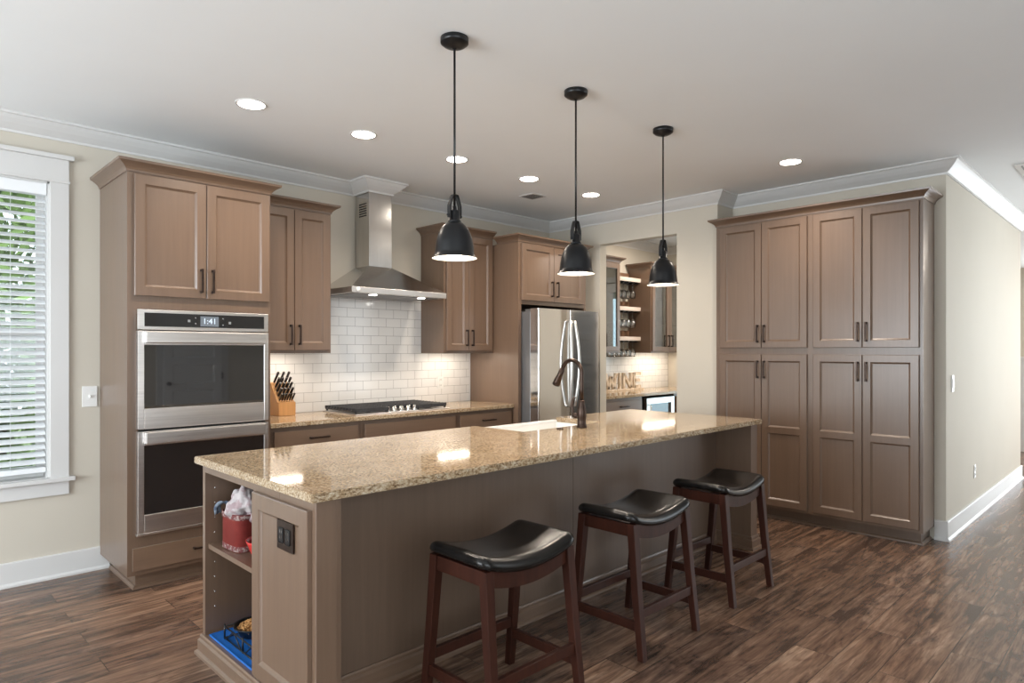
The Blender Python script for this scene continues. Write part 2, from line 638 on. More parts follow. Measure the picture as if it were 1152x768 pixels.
        if smooth:
            for f in bm.faces:
                f.smooth = True
        me = bpy.data.meshes.new(name)
        bm.to_mesh(me)
        bm.free()
        me.materials.append(mat)
        o = bpy.data.objects.new(name, me)
        COL.objects.link(o)
        if parent is not None:
            o.parent = parent
        else:
            o.location = org
        ORG[o.name] = org
        return o


def struct(name, mb, mat, parent=None, org=(0, 0, 0)):
    o = mb.build(name, mat, parent, org=org if parent is None else None)
    if parent is None:
        o['kind'] = 'structure'
    return o


def kids(o):
    return [c for c in bpy.data.objects if c.parent == o]


def copy_tree(o, parent=None):
    c = o.copy()
    COL.objects.link(c)
    if parent is not None:
        c.parent = parent
    for ch in kids(o):
        copy_tree(ch, c)
    return c


def pull(mp, s, z, parent, n0, L=0.150, vert=True, mat=None):
    """flat bar pull with two posts"""
    b = MB()
    h = L / 2
    w = 0.006
    if vert:
        b.box(s - w, s + w, n0 + 0.024, n0 + 0.034, z - h, z + h, 0.002, mp)
        for e in (-1, 1):
            zz = z + e * (h - 0.008)
            b.box(s - w, s + w, n0, n0 + 0.026, zz - 0.008, zz + 0.008, 0.002, mp)
    else:
        b.box(s - h, s + h, n0 + 0.024, n0 + 0.034, z - w, z + w, 0.002, mp)
        for e in (-1, 1):
            ss = s + e * (h - 0.008)
            b.box(ss - 0.008, ss + 0.008, n0, n0 + 0.026, z - w, z + w, 0.002, mp)
    o = b.build('handle', mat or M['bronze'], parent)
    o['label'] = 'dark bronze bar pull'
    return o


CROWN = [(0, 0), (0.006, 0), (0.008, 0.012), (0.016, 0.024), (0.030, 0.036), (0.046, 0.046), (0.056, 0.052), (0.058, 0.066), (0, 0.066)]


def cab_crown(parent, path, z, side=-1, sc_=1.0):
    b = MB()
    b.sweep(path, [(o * sc_, z + h * sc_) for o, h in CROWN], side)
    o = b.build('crown_moulding', M['cabh'], parent)
    return o


# ------------------------------------------------------------------ room shell
H = 2.855
WY = 4.95
EX = 5.48
PX = 5.77
HY = 1.20
b = MB()
b.box(-3.3, 14.4, -1.7, 5.1, -0.1, 0.0)
struct('floor', b, M['floor'])
b = MB()
b.box(-3.3, 14.4, -1.7, 5.1, H, H + 0.1)
struct('ceiling', b, M['ceil'])
# back wall with a window opening
wx0, wx1, wz0, wz1 = -0.10, 0.815, 0.63, 2.485
b = MB()
b.box(-3.3, wx0, WY, WY + 0.14, 0, H)
b.box(wx1, 8.05, WY, WY + 0.14, 0, H)
b.box(wx0, wx1, WY, WY + 0.14, 0, wz0)
b.box(wx0, wx1, WY, WY + 0.14, wz1, H)
struct('wall_back', b, M['wall'])
# end wall with the opening into the pantry passage
oy0, oy1, oz = 3.318, 4.232, 2.54
b = MB()
b.box(EX, EX + 0.107, oy1, WY, 0, H)
b.box(EX, EX + 0.107, 2.90, oy0, 0, H)
b.box(EX, EX + 0.107, oy0, oy1, oz, H)
struct('wall_right', b, M['wall'])
b = MB()
b.box(EX + 0.107, PX + 0.12, 2.90, 3.0, 0, H)
b.box(PX, PX + 0.12, HY + 0.12, 2.90, 0, H)
struct('wall_niche', b, M['wall'])
b = MB()
b.box(PX, 9.17, HY, HY + 0.12, 0, H)
b.box(9.05, 9.17, HY + 0.12, 2.2, 0, H)
struct('wall_hall', b, M['wall'])
b = MB()
b.box(7.93, 8.05, 4.08, WY, 0, H)
b.box(7.93, 8.05, HY + 0.12, 3.16, 0, H)
b.box(7.93, 8.05, 3.16, 4.08, 2.44, H)
struct('wall_passage', b, M['wall'])
# the far end of the hall with its opening
b = MB()
b.box(14.28, 14.4, 1.05, 5.1, 0, H)
b.box(14.28, 14.4, -1.7, -1.05, 0, H)
b.box(14.28, 14.4, -1.05, 1.05, 2.5, H)
b.box(9.17, 14.28, 2.2, 2.3, 0, H)
struct('wall_far', b, M['wall'])
b = MB()
b.box(11.60, 11.72, 1.30, 2.19, 0, 1.30, 0.004)
b.box(11.58, 11.74, 1.28, 2.19, 1.30, 1.34, 0.004)
struct('wall_half', b, M['trim'])
# walls behind the camera
b = MB()
b.box(-3.3, -3.2, -1.7, 0.9, 0, H)
b.box(-3.3, -3.2, 4.3, 5.1, 0, H)
b.box(-3.3, -3.2, 0.9, 4.3, 0, 0.4)
b.box(-3.3, -3.2, 0.9, 4.3, 2.5, H)
struct('wall_left', b, M['wall'])
b = MB()
b.box(-3.3, -1.6, -1.7, -1.6, 0, H)
b.box(2.0, 6.5, -1.7, -1.6, 0, H)
b.box(9.5, 14.4, -1.7, -1.6, 0, H)
b.box(6.5, 9.5, -1.7, -1.6, 0, 0.4)  # opening added for the hall fill light
b.box(6.5, 9.5, -1.7, -1.6, 2.5, H)
b.box(-1.6, 2.0, -1.7, -1.6, 0, 0.4)
b.box(-1.6, 2.0, -1.7, -1.6, 2.5, H)
struct('wall_front', b, M['wall'])


def make_door(name, x0, x1, col, hinge_left=True, mp=None):
    z1 = 2.05
    mp = mp or mYp(-1.6)
    rot = Matrix.Rotation(-PI / 2, 3, 'X') if mp(0, 1, 0)[1] > mp(0, 0, 0)[1] else Matrix.Rotation(-PI / 2, 3, 'Y')
    b = MB()
    for a0, a1, c0, c1 in ((x0 - 0.09, x0, 0, z1 + 0.09), (x1, x1 + 0.09, 0, z1 + 0.09), (x0, x1, z1, z1 + 0.09)):
        b.box(a0, a1, 0, 0.02, c0, c1, 0.003, mp)
    fr = struct(name, b, M['trim'])
    d = MB()
    ph = (z1 - 0.08 - 0.6) / 5
    pans = []
    z = 0.2
    for k in range(5):
        pans.append((z, z + ph))
        z += ph + 0.10
    d.panel_door(mp, x0, x1, 0.012, z1, 0.035, 0.12, pans)
    lf = d.build('door_leaf', col, fr)
    k = MB()
    kx = x1 - 0.06 if hinge_left else x0 + 0.06
    k.lathe([(0.026, 0), (0.026, 0.008), (0.011, 0.012), (0.011, 0.035), (0.024, 0.045), (0.028, 0.06), (0.02, 0.075), (0.001, 0.08)],
            mp(kx, 0.035, 0.95), 20, rot)
    k.build('door_knob', M['bronze'], lf)
    hx_ = x0 + 0.004 if hinge_left else x1 - 0.004
    for hz_ in (0.25, 1.05, 1.82):
        k = MB()
        k.box(hx_ - 0.012, hx_ + 0.012, 0.02, 0.042, hz_ - 0.05, hz_ + 0.05, 0.002, mp)
        k.build('hinge', M['black'], lf)
    return fr


make_door('door_1', 3.02, 3.84, M['doorw'], False)
make_door('door_2', 1.42, 1.93, M['doorgrey'], False, mX(7.93))

# glazed door at the end of the passage
mpD = mX(7.93)
b = MB()
for a0, a1, c0, c1 in ((3.08, 3.16, 0, 2.52), (4.08, 4.16, 0, 2.52), (3.16, 4.08, 2.44, 2.52)):
    b.box(a0, a1, 0, 0.018, c0, c1, 0.003, mpD)
fr = struct('door_3', b, M['trim'])
b = MB()
b.panel_door(mX(7.98), 3.17, 4.07, 0.01, 2.43, th=0.04, fw=0.12, panels=[(0.30, 2.3)], glassy=True)
lf = b.build('door_leaf', M['doorw'], fr)
b = MB()
b.box(3.285, 3.955, 0.015, 0.021, 0.295, 2.305, 0, mX(7.98))
b.build('glass_pane', M['window'], lf)

# ceiling crown, one mitred run round the kitchen and the hood flue
CP = [(0, 2.752), (0.010, 2.752), (0.012, 2.766), (0.026, 2.776), (0.052, 2.796), (0.076, 2.820), (0.090, 2.838), (0.102, 2.842), (0.102, H), (0, H)]
hx0, hx1, hy = 2.982, 3.208, 4.715
b = MB()
b.sweep([(-3.2, WY), (hx0, WY), (hx0, hy), (hx1, hy), (hx1, WY), (EX, WY), (EX, 2.90), (PX, 2.90), (PX, HY), (9.17, HY), (9.17, 2.2)], CP, -1)
struct('trim_1', b, M['trim'])
b = MB()
b.sweep([(EX + 0.107, WY), (7.93, WY), (7.93, HY + 0.12)], CP, -1)
struct('trim_2', b, M['trim'])
# baseboards
BP = [(0, 0), (0.028, 0), (0.028, 0.012), (0.020, 0.020), (0.016, 0.024), (0.016, 0.142), (0.012, 0.148), (0, 0.148)]
b = MB()
b.sweep([(-3.2, WY), (1.14, WY)], BP, -1)
struct('baseboard_back', b, M['trim'])
b = MB()
b.sweep([(PX, 1.272), (PX, HY), (9.17, HY), (9.17, 2.15)], BP, -1)
struct('baseboard_hall', b, M['trim'])
b = MB()
b.sweep([(EX, 4.80), (EX, oy1), (EX + 0.107, oy1)], BP, -1)
struct('baseboard_right', b, M['trim'])
b = MB()
b.sweep([(EX + 0.107, oy0), (EX, oy0), (EX, 2.97)], BP, -1)
struct('baseboard_right_near', b, M['trim'])

# ------------------------------------------------------------------ window with blind
mp = mY(WY)
b = MB()
b.box(wx1, wx1 + 0.100, 0, 0.022, 0.63, 2.486, 0.002, mp)
b.box(wx0 - 0.1, wx0, 0, 0.022, 0.63, 2.486, 0.002, mp)
b.box(wx0 - 0.1, wx1 + 0.1, 0, 0.024, 2.498, 2.632, 0.002, mp)
b.box(wx0 - 0.105, wx1 + 0.106, 0, 0.03, 2.484, 2.499, 0.002, mp)
b.box(wx0 - 0.125, wx1 + 0.126, 0, 0.042, 2.632, 2.660, 0.003, mp)
b.box(wx0 - 0.1, wx1 + 0.1, 0, 0.022, 0.520, 0.606, 0.002, mp)
# jamb lining
b.box(wx1 - 0.012, wx1, -0.12, 0.0, wz0, wz1, 0, mp)
b.box(wx0, wx0 + 0.012, -0.12, 0.0, wz0, wz1, 0, mp)
b.box(wx0, wx1, -0.12, 0.0, wz1 - 0.012, wz1, 0, mp)
win = struct('window_1', b, M['trim'])
b = MB()
b.box(wx0 - 0.13, wx1 + 0.13, 0, 0.05, 0.606, 0.632, 0.004, mp)
b.box(wx0, wx1, -0.12, 0.0, 0.62, 0.634, 0, mp)
b.build('window_sill', M['trim'], win)
b = MB()
for a0, a1, c0, c1 in ((wx0 + 0.012, wx0 + 0.055, 0.634, wz1 - 0.012), (wx1 - 0.055, wx1 - 0.012, 0.634, wz1 - 0.012),
                       (wx0 + 0.055, wx1 - 0.055, 0.634, 0.70), (wx0 + 0.055, wx1 - 0.055, wz1 - 0.06, wz1 - 0.012),
                       (wx0 + 0.055, wx1 - 0.055, 1.52, 1.57)):
    b.box(a0, a1, -0.125, -0.09, c0, c1, 0.003, mp)
b.build('sash', M['trim'], win)
b = MB()
b.box(wx0 + 0.055, wx1 - 0.055, -0.110, -0.106, 0.70, wz1 - 0.06, 0, mp)
b.build('window_pane', M['window'], win)
bl = thing('window_blind', 'white slatted blind lowered over the window at the left edge', 'blind', (0.36, WY + 0.03, 0.66))
b = MB()
b.box(wx0 + 0.014, wx1 - 0.014, -0.065, 0.004, wz1 - 0.085, wz1 - 0.013, 0.004, mp)
b.build('headrail', M['blind'], bl)
b = MB()
z = 0.735
while z < wz1 - 0.095:
    a = 0.52
    dy, dz = 0.024 * math.cos(a), 0.024 * math.sin(a)
    yc = WY + 0.034
    b.prism([(yc - dy, z - dz), (yc - dy, z - dz + 0.003), (yc, z + 0.005), (yc + dy, z + dz + 0.003), (yc + dy, z + dz), (yc, z + 0.002)],
            wx0 + 0.018, wx1 - 0.018, lambda p, q, h: (h, p, q))
    z += 0.0452
b.build('slats', M['blind'], bl)
b = MB()
b.box(wx0 + 0.016, wx1 - 0.016, -0.058, -0.010, 0.668, 0.700, 0.004, mp)
b.build('bottom_rail', M['blind'], bl)
b = MB()
for xx in (0.13, 0.62):
    b.tube([(xx, WY + 0.006, 0.69), (xx, WY + 0.006, wz1 - 0.05)], 0.0012, 6)
b.build('ladder_cords', M['blind'], bl)

# outside the window
b = MB()
b.box(-14, 18, 5.2, 24, -0.4, -0.3)
struct('ground', b, M['lawn'])


def shrub(x, y, r, h, n, label, seed):
    rnd = random.Random(seed)
    t = thing('garden_tree', label, 'tree', (x, y, -0.3), 'trees outside the window')
    s = MB()
    s.tube([(x, y, -0.3), (x + 0.05, y, 0.6), (x, y + 0.05, h * 0.6)], [0.10, 0.08, 0.03], 8)
    s.build('trunk', M['bark'], t)
    lf = MB()
    for _ in range(n):
        a, p = rnd.uniform(0, 2 * PI), math.acos(rnd.uniform(-1, 1))
        rr = r * (0.55 + 0.45 * rnd.random())
        c = Vector((x + rr * math.sin(p) * math.cos(a), y + rr * math.sin(p) * math.sin(a), h * 0.5 + (h * 0.55) * math.cos(p) * (rr / r)))
        u = Vector((rnd.gauss(0, 1), rnd.gauss(0, 1), rnd.gauss(0, 1))).normalized()
        w = u.orthogonal().normalized()
        L, W = rnd.uniform(0.09, 0.17), rnd.uniform(0.04, 0.07)
        lf.quad([c - u * L, c + w * W, c + u * L, c - w * W])
    lf.build('foliage', M['leaf'], t, rec=False)


shrub(-0.9, 9.0, 0.95, 3.6, 2400, 'leafy green tree seen through the left of the blind', 1)
shrub(1.1, 10.0, 0.95, 4.6, 2800, 'leafy green tree seen through the right of the blind', 2)
shrub(3.3, 11.5, 1.2, 3.4, 1800, 'low leafy green tree behind the right side of the window', 3)

# ------------------------------------------------------------------ oven tower
FY = 4.313
TX0, TX1 = 1.087, 1.951
mp = mY(FY)
t = thing('oven_cabinet', 'tall taupe wood cabinet around the double oven beside the window', 'cabinet', (1.52, 4.63, 0))
b = MB()
b.box(TX0, TX0 + 0.02, FY, WY - 0.01, 0.098, 2.484)
b.box(TX1 - 0.02, TX1, FY, WY - 0.01, 0.098, 2.484)
b.box(TX0 + 0.02, TX1 - 0.02, FY, WY - 0.01, 2.40, 2.484)
b.box(TX0 + 0.02, TX1 - 0.02, FY, WY - 0.01, 0.098, 0.329)
b.box(TX0 + 0.02, TX1 - 0.02, FY, WY - 0.01, 1.678, 1.80)
b.box(TX0 + 0.02, TX1 - 0.02, WY - 0.03, WY - 0.01, 0.329, 2.40)
b.box(TX0 + 0.02, TX0 + 0.058, FY, FY + 0.02, 0.329, 1.678)
b.box(TX1 - 0.038, TX1 - 0.02, FY, FY + 0.02, 0.329, 1.678)
b.box(TX0 + 0.02, TX0 + 0.058, FY, FY + 0.02, 1.80, 2.40)
b.box(TX1 - 0.038, TX1 - 0.02, FY, FY + 0.02, 1.80, 2.40)
b.build('cabinet_body', M['cab'], t)
b = MB()
b.box(TX0 + 0.06, TX1, FY + 0.065, WY - 0.04, 0, 0.098)
b.sweep([(TX0 + 0.06, WY - 0.045), (TX0 + 0.06, FY + 0.065), (TX1, FY + 0.065)], [(0, 0), (0.018, 0), (0.016, 0.012), (0.006, 0.02), (0, 0.02)], -1)
b.build('toe_kick', M['cabh'], t)
for s0, s1, hs in ((1.122, 1.527, 1.495), (1.531, 1.938, 1.563)):
    d = MB()
    d.panel_door(mp, s0, s1, 1.755, 2.474)
    o = d.build('door', M['cab'], t)
    pull(mp, hs, 1.865, o, 0.02)
d = MB()
d.panel_door(mp, 1.113, 1.925, 0.128, 0.262, fw=0.0, panels=[(0.128 + 0.0, 0.262)], bv=0.0001, dp=0.0001)
o = d.build('drawer', M['cabh'], t)
pull(mp, 1.52, 0.20, o, 0.02, vert=False)
cab_crown(t, [(TX0, WY - 0.01), (TX0, FY), (TX1, FY), (TX1, 4.53)], 2.484)

# double oven
t = thing('double_oven', 'stainless double wall oven with black glass doors built into the tall cabinet', 'oven', (1.53, 4.5, 0.33))
ox0, ox1 = 1.134, 1.924
b = MB()
b.box(1.15, 1.91, FY + 0.03, 4.86, 0.345, 1.675)
b.box(1.15, 1.91, FY - 0.012, FY + 0.03, 0.345, 1.675)
b.build('oven_body', M['dark'], t)
b = MB()
b.box(ox0, ox1, 0.012, 0.030, 1.553, 1.674, 0.003, mp)
o = b.build('control_panel', M['steel'], t)
b = MB()
b.box(ox0 + 0.036, ox1 - 0.030, 0.028, 0.032, 1.573, 1.655, 0.001, mp)
g = b.build('panel_glass', M['panelglass'], o)
b = MB()
b.box(1.487, 1.598, 0.0315, 0.0330, 1.580, 1.643, 0, mp)
b.build('clock_screen', M['screen'], o)
fc = bpy.data.curves.new('clock', 'FONT')
fc.body = '1:41'
fc.size = 0.050
fc.align_x = 'CENTER'
fc.align_y = 'CENTER'
fc.extrude = 0.0004
tmp = bpy.data.objects.new('clock_tmp', fc)
COL.objects.link(tmp)
dg = bpy.context.evaluated_depsgraph_get()
me = bpy.data.meshes.new_from_object(tmp.evaluated_get(dg))
bpy.data.objects.remove(tmp)
me.transform(Matrix.Translation(Vector((1.5425, FY - 0.0336, 1.6115)) - ORG[t.name]) @ Matrix.Rotation(PI / 2, 4, 'X'))
me.materials.clear()
me.materials.append(M['digit'])
o2 = bpy.data.objects.new('clock_digits', me)
COL.objects.link(o2)
o2.parent = o
ORG[o2.name] = ORG[t.name]
BG = plain('button_grey', (0.22, 0.22, 0.22), 0.5)
for sx, sz, w in ((1.420, 1.612, 0.008), (1.458, 1.632, 0.004), (1.458, 1.597, 0.004), (1.625, 1.632, 0.004), (1.625, 1.592, 0.004), (1.668, 1.606, 0.008)):
    b = MB()
    b.box(sx - w, sx + w, 0.0318, 0.0326, sz - w, sz + w, 0, mp)
    b.build('touch_button', BG, o)
for z0, z1, w0, w1 in ((0.962, 1.547, 1.085, 1.462), (0.349, 0.949, 0.455, 0.865)):
    b = MB()
    gx0, gx1 = ox0 + 0.035, ox1 - 0.030
    for a0, a1, c0, c1 in ((ox0, gx0, z0, z1), (gx1, ox1, z0, z1), (gx0, gx1, z0, w0), (gx0, gx1, w1, z1)):
        b.box(a0, a1, 0.0, 0.034, c0, c1, 0.003, mp)
    o = b.build('oven_door', M['steel'], t)
    b = MB()
    b.box(gx0 - 0.004, gx1 + 0.004, 0.004, 0.029, w0 - 0.004, w1 + 0.004, 0, mp)
    b.build('door_glass', M['ovenglass'], o)
    b = MB()
    b.box(gx0, gx1, 0.034, 0.072, z1 - 0.074, z1 - 0.004, 0.005, mp, 2)
    b.build('handle', M['steel'], o)
b = MB()
b.box(ox0 - 0.004, ox1 + 0.004, 0.0, 0.030, 0.331, 0.347, 0.003, mp)
b.build('bottom_trim', M['steel'], t)

# ------------------------------------------------------------------ upper cabinets
UY = 4.60
mpU = mY(UY)


def upper(label, x0, x1, z0, z1, doors, path, hz, light=True):
    t = thing('upper_cabinet', label, 'cabinet', ((x0 + x1) / 2, 4.77, z0))
    b = MB()
    b.box(x0, x1, UY, WY - 0.016, z0 + 0.025, z1)
    b.box(x0, x0 + 0.02, UY, WY - 0.016, z0, z0 + 0.025)
    b.box(x1 - 0.02, x1, UY, WY - 0.016, z0, z0 + 0.025)
    b.box(x0 + 0.02, x1 - 0.02, UY, UY + 0.02, z0, z0 + 0.025)
    b.build('cabinet_body', M['cab'], t)
    for s0, s1, hs in doors:
        d = MB()
        d.panel_door(mpU, s0, s1, z0 + 0.022, z1 - 0.012)
        o = d.build('door', M['cab'], t)
        pull(mpU, hs, hz, o, 0.02)
    cab_crown(t, path, z1)
    return t


upper('taupe wall cabinet with two doors between the oven tower and the hood', 1.956, 2.564, 1.409, 2.486,
      ((2.0, 2.256, 2.225), (2.260, 2.548, 2.293)), [(1.956, UY), (2.564, UY), (2.564, WY - 0.016)], 1.545)
upper('taupe wall cabinet with two doors right of the range hood', 3.681, 4.285, 1.405, 2.496,
      ((3.705, 3.966, 3.934), (3.970, 4.262, 4.002)), [(3.681, WY - 0.016), (3.681, UY), (4.285, UY)], 1.545)


def under_light(label, x0, x1, y, z, power):
    t = thing('under_cabinet_light', label, 'light', ((x0 + x1) / 2, y, z), 'under cabinet light strips')
    b = MB()
    b.box(x0, x1, y - 0.03, y + 0.03, z - 0.012, z, 0.002)
    b.build('housing', M['plastic'], t)
    b = MB()
    b.box(x0 + 0.005, x1 - 0.005, y - 0.025, y + 0.025, z - 0.016, z - 0.012)
    b.build('diffuser', M['ledstrip'], t)
    a = area('strip_light', (0, 0, -0.02), (0, 0, 0), x1 - x0, 0.05, power, WARM)
    a.parent = t
    return t


under_light('glowing light strip under the cabinet above the knife block', 2.05, 2.40, 4.74, 1.434, UNDER_POWER)
under_light('glowing light strip under the cabinet beside the refrigerator', 3.72, 4.10, 4.74, 1.430, UNDER_POWER)

# refrigerator surround
RY = 4.26
mpR = mY(RY)
t = thing('refrigerator_cabinet', 'taupe wood surround with two doors above the refrigerator', 'cabinet', (4.78, 4.6, 0))
b = MB()
b.box(4.29, 4.328, RY, WY - 0.016, 0.0, 2.44)
b.box(5.245, 5.275, RY, WY - 0.016, 0.0, 2.44)
b.build('side_panel', M['cab'], t)
b = MB()
b.box(4.328, 5.245, RY, WY - 0.02, 1.862, 2.44)
b.build('cabinet_body', M['cab'], t)
for s0, s1, hs in ((4.325, 4.766, 4.728), (4.770, 5.222, 4.806)):
    d = MB()
    d.panel_door(mpR, s0, s1, 1.898, 2.428)
    o = d.build('door', M['cab'], t)
    pull(mpR, hs, 2.02, o, 0.02)
cab_crown(t, [(4.29, 4.54), (4.29, RY), (5.275, RY), (5.275, 4.85)], 2.44, -1, 1.0)

# ------------------------------------------------------------------ base run
mpB = mY(4.34)


def base_cab(label, x0, x1, s0, s1, hs, mid=False):
    t = thing('base_cabinet', label, 'cabinet', ((x0 + x1) / 2, 4.64, 0))
    b = MB()
    b.box(x0, x1, 4.34, WY - 0.016, 0.10, 0.897)
    b.build('cabinet_body', M['cab'], t)
    b = MB()
    b.box(x0, x1, 4.41, WY - 0.016, 0, 0.10)
    b.build('toe_kick', M['cabh'], t)
    d = MB()
    d.panel_door(mpB, s0, s1, 0.735, 0.868, fw=0.0, panels=[(0.735, 0.868)], bv=0.0001, dp=0.0001)
    o = d.build('drawer' if not mid else 'false_front', M['cabh'], t)
    if hs:
        pull(mpB, hs, 0.808, o, 0.02, vert=False)
    m_ = (s0 + s1) / 2
    for e0, e1, hh in ((s0, m_ - 0.002, m_ - 0.04), (m_ + 0.002, s1, m_ + 0.04)):
        d = MB()
        d.panel_door(mpB, e0, e1, 0.13, 0.715)
        o = d.build('door', M['cab'], t)
        pull(mpB, hh, 0.60, o, 0.02)
    return t


base_cab('taupe base cabinet with a drawer below the knife block', 1.956, 2.668, 1.985, 2.637, 2.315)
base_cab('taupe base cabinet with a blank front below the gas cooktop', 2.669, 3.612, 2.699, 3.583, None, True)
base_cab('taupe base cabinet with a drawer beside the refrigerator', 3.613, 4.288, 3.643, 4.26, 3.97)
b = MB()
b.box(1.953, 4.288, 4.310, WY - 0.016, 0.897, 0.930, 0.004)
tag(b.build('countertop', M['gran']), 'speckled beige granite countertop along the back wall under the hood', 'countertop')
b = MB()
b.box(1.953, 4.288, WY - 0.014, WY - 0.001, 0.930, 1.885)
b.box(2.566, 3.679, WY - 0.014, WY - 0.001, 1.885, 1.93)
tag(b.build('backsplash', M['tile'], org=(0, 0, 0.93)), 'white subway tile backsplash behind the cooktop and under the hood', 'backsplash')
b = MB()
b.box(4.272, 4.2885, WY - 0.020, WY - 0.0145, 0.931, 1.42, 0.002)
b.build('edge_trim', M['trim'], bpy.data.objects['backsplash'])

# knife block and knives
KB = thing('knife_block', 'slanted light wood knife block on the back counter', 'knife block', (2.285, 4.835, 0.930))
ROT = math.radians(-90)
b = MB()
poly = [(-0.082, 0), (0.082, 0), (0.082, 0.105), (0.05, 0.105), (-0.06, 0.255), (-0.082, 0.24)]
b.prism(poly, -0.068, 0.068, lambda p, q, h: (2.285 + p, 4.835 + h, 0.930 + q))
bmesh.ops.bevel(b.bm, geom=list(b.bm.edges), offset=0.003, segments=2, affect='EDGES')
b.build('block_body', M['block'], KB)
b = MB()
nd = Vector((0.755, 0, 0.655))
KB.rotation_euler = (0, 0, ROT)
KR = Matrix.Rotation(ROT, 3, 'Z')
slots = []
for i, (f, ys, L) in enumerate(((0.07, (-0.045, 0.0, 0.042), 0.115), (0.30, (-0.046, -0.015, 0.015, 0.046), 0.105),
                                (0.52, (-0.046, -0.015, 0.015, 0.046), 0.100), (0.74, (-0.046, -0.015, 0.015, 0.046), 0.090),
                                (0.97, (-0.05, -0.03, -0.01, 0.01, 0.03, 0.05), 0.080))):
    for y in ys:
        px, pz = -0.06 + f * 0.11, 0.255 - f * 0.150
        slots.append((px, y, pz, L))
for px, y, pz, L in slots:
    b = MB()
    b.box(px - 0.008, px + 0.008, y - 0.002, y + 0.002, pz - 0.001, pz + 0.0012)
    bmesh.ops.translate(b.bm, verts=b.bm.verts, vec=(2.285, 4.835, 0.930))
    b.build('slot', M['dark'], KB)
dirk = Vector((0.66, 0, 0.75)).normalized()
upk = Vector((-dirk.z, 0, dirk.x))
for i, (px, y, pz, L) in enumerate(slots):
    big = L > 0.084
    w = 0.0125 if big else 0.0085
    th = 0.0090 if big else 0.0065
    b = MB()
    base = Vector((px, y, pz)) + dirk * 0.002
    prof = [(0.0, 0.75), (0.12, 0.7), (0.45, 0.95), (0.8, 0.85), (0.97, 1.0), (1.0, 0.75)]
    rows = []
    for f, k in prof:
        c = base + dirk * (0.012 + (L - 0.012) * f)
        rows.append([b.bm.verts.new(c + upk * (w * k * math.cos(a)) + Vector((0, th * math.sin(a), 0))) for a in [2 * PI * q / 10 for q in range(10)]])
    for r0, r1 in zip(rows, rows[1:]):
        for q in range(10):
            b.bm.faces.new((r0[q], r0[(q + 1) % 10], r1[(q + 1) % 10], r1[q])).smooth = True
    b.bm.faces.new(rows[0][::-1])
    b.bm.faces.new(rows[-1])
    pos = Vector((2.285, 4.835, 0.930)) + KR @ base
    k = thing('knife', 'black-handled kitchen knife standing in a slot of the wooden block' if big else 'short black-handled steak knife in the lowest row of the wooden block',
              'knife', (0, 0, 0), 'knives in the knife block' if big else 'steak knives in the knife block')
    ORG[k.name] = base
    b.build('knife_handle', M['handle'], k)
    b = MB()
    b.hexa([base - dirk * 0.02 + upk * s * w * 0.8 + Vector((0, e * 0.0012, 0)) for s, e in ((-1, -1), (1, -1), (1, 1), (-1, 1))],
           [base + dirk * 0.013 + upk * s * w * 0.8 + Vector((0, e * 0.0016, 0)) for s, e in ((-1, -1), (1, -1), (1, 1), (-1, 1))])
    b.build('blade', M['chrome'], k)
    k.location = pos
    k.rotation_euler = (0, 0, ROT)

# gas cooktop
CX0, CX1, CY0, CY1 = 2.66, 3.575, 4.385, 4.90
t = thing('gas_cooktop', 'stainless gas cooktop with black iron grates under the hood', 'cooktop', (3.12, 4.64, 0.930))
b = MB()
b.box(CX0, CX1, CY0, CY1, 0.930, 0.939, 0.003)
b.build('cooktop_tray', M['steel'], t)


def grate(x0, x1, y0, y1):
    b = MB()
    zb, zt = 0.950, 0.962
    for xx in (x0, x1 - 0.012):
        b.box(xx, xx + 0.012, y0, y1, zb, zt, 0.002)
    for yy in (y0, y1 - 0.012):
        b.box(x0, x1, yy, yy + 0.012, zb, zt, 0.002)
    n = max(4, int((y1 - y0) / 0.046))
    for i in range(n + 1):
        yy = y0 + 0.006 + (y1 - y0 - 0.012) * i / n
        b.box(x0 - 0.004, x1 + 0.004, yy - 0.0055, yy + 0.0055, zt - 0.003, zt + 0.018, 0.001)
    xm = (x0 + x1) / 2
    b.box(xm - 0.006, xm + 0.006, y0, y1, zb, zt + 0.012, 0.001)
    for xx in (x0 + 0.002, x1 - 0.014):
        for yy in (y0 + 0.006, y1 - 0.02):
            b.box(xx, xx + 0.012, yy, yy + 0.012, 0.939, zb)
    return b.build('grate', M['iron'], t)


grate(CX0 + 0.012, CX0 + 0.315, CY0 + 0.03, CY1 - 0.02)
grate(CX0 + 0.320, CX1 - 0.320, CY0 + 0.14, CY1 - 0.02)
grate(CX1 - 0.315, CX1 - 0.012, CY0 + 0.03, CY1 - 0.02)
for bx, by, r in ((2.82, 4.53, 0.038), (2.82, 4.77, 0.048), (3.117, 4.70, 0.058), (3.415, 4.53, 0.048), (3.415, 4.77, 0.038)):
    b = MB()
    b.lathe([(r * 1.25, 0.939), (r * 1.2, 0.944), (r, 0.946), (r, 0.952), (r * 0.9, 0.955), (0.001, 0.955)], (bx, by, 0), 24)
    b.build('burner', M['iron'], t)
for i in range(5):
    b = MB()
    kx = 2.985 + i * 0.068
    b.lathe([(0.023, 0.939), (0.023, 0.945), (0.019, 0.948), (0.0175, 0.972), (0.015, 0.976), (0.001, 0.976)], (kx, CY0 + 0.065, 0), 20)
    b.box(kx - 0.003, kx + 0.003, CY0 + 0.048, CY0 + 0.082, 0.974, 0.979, 0.001)
    b.build('knob', M['chrome'], t)

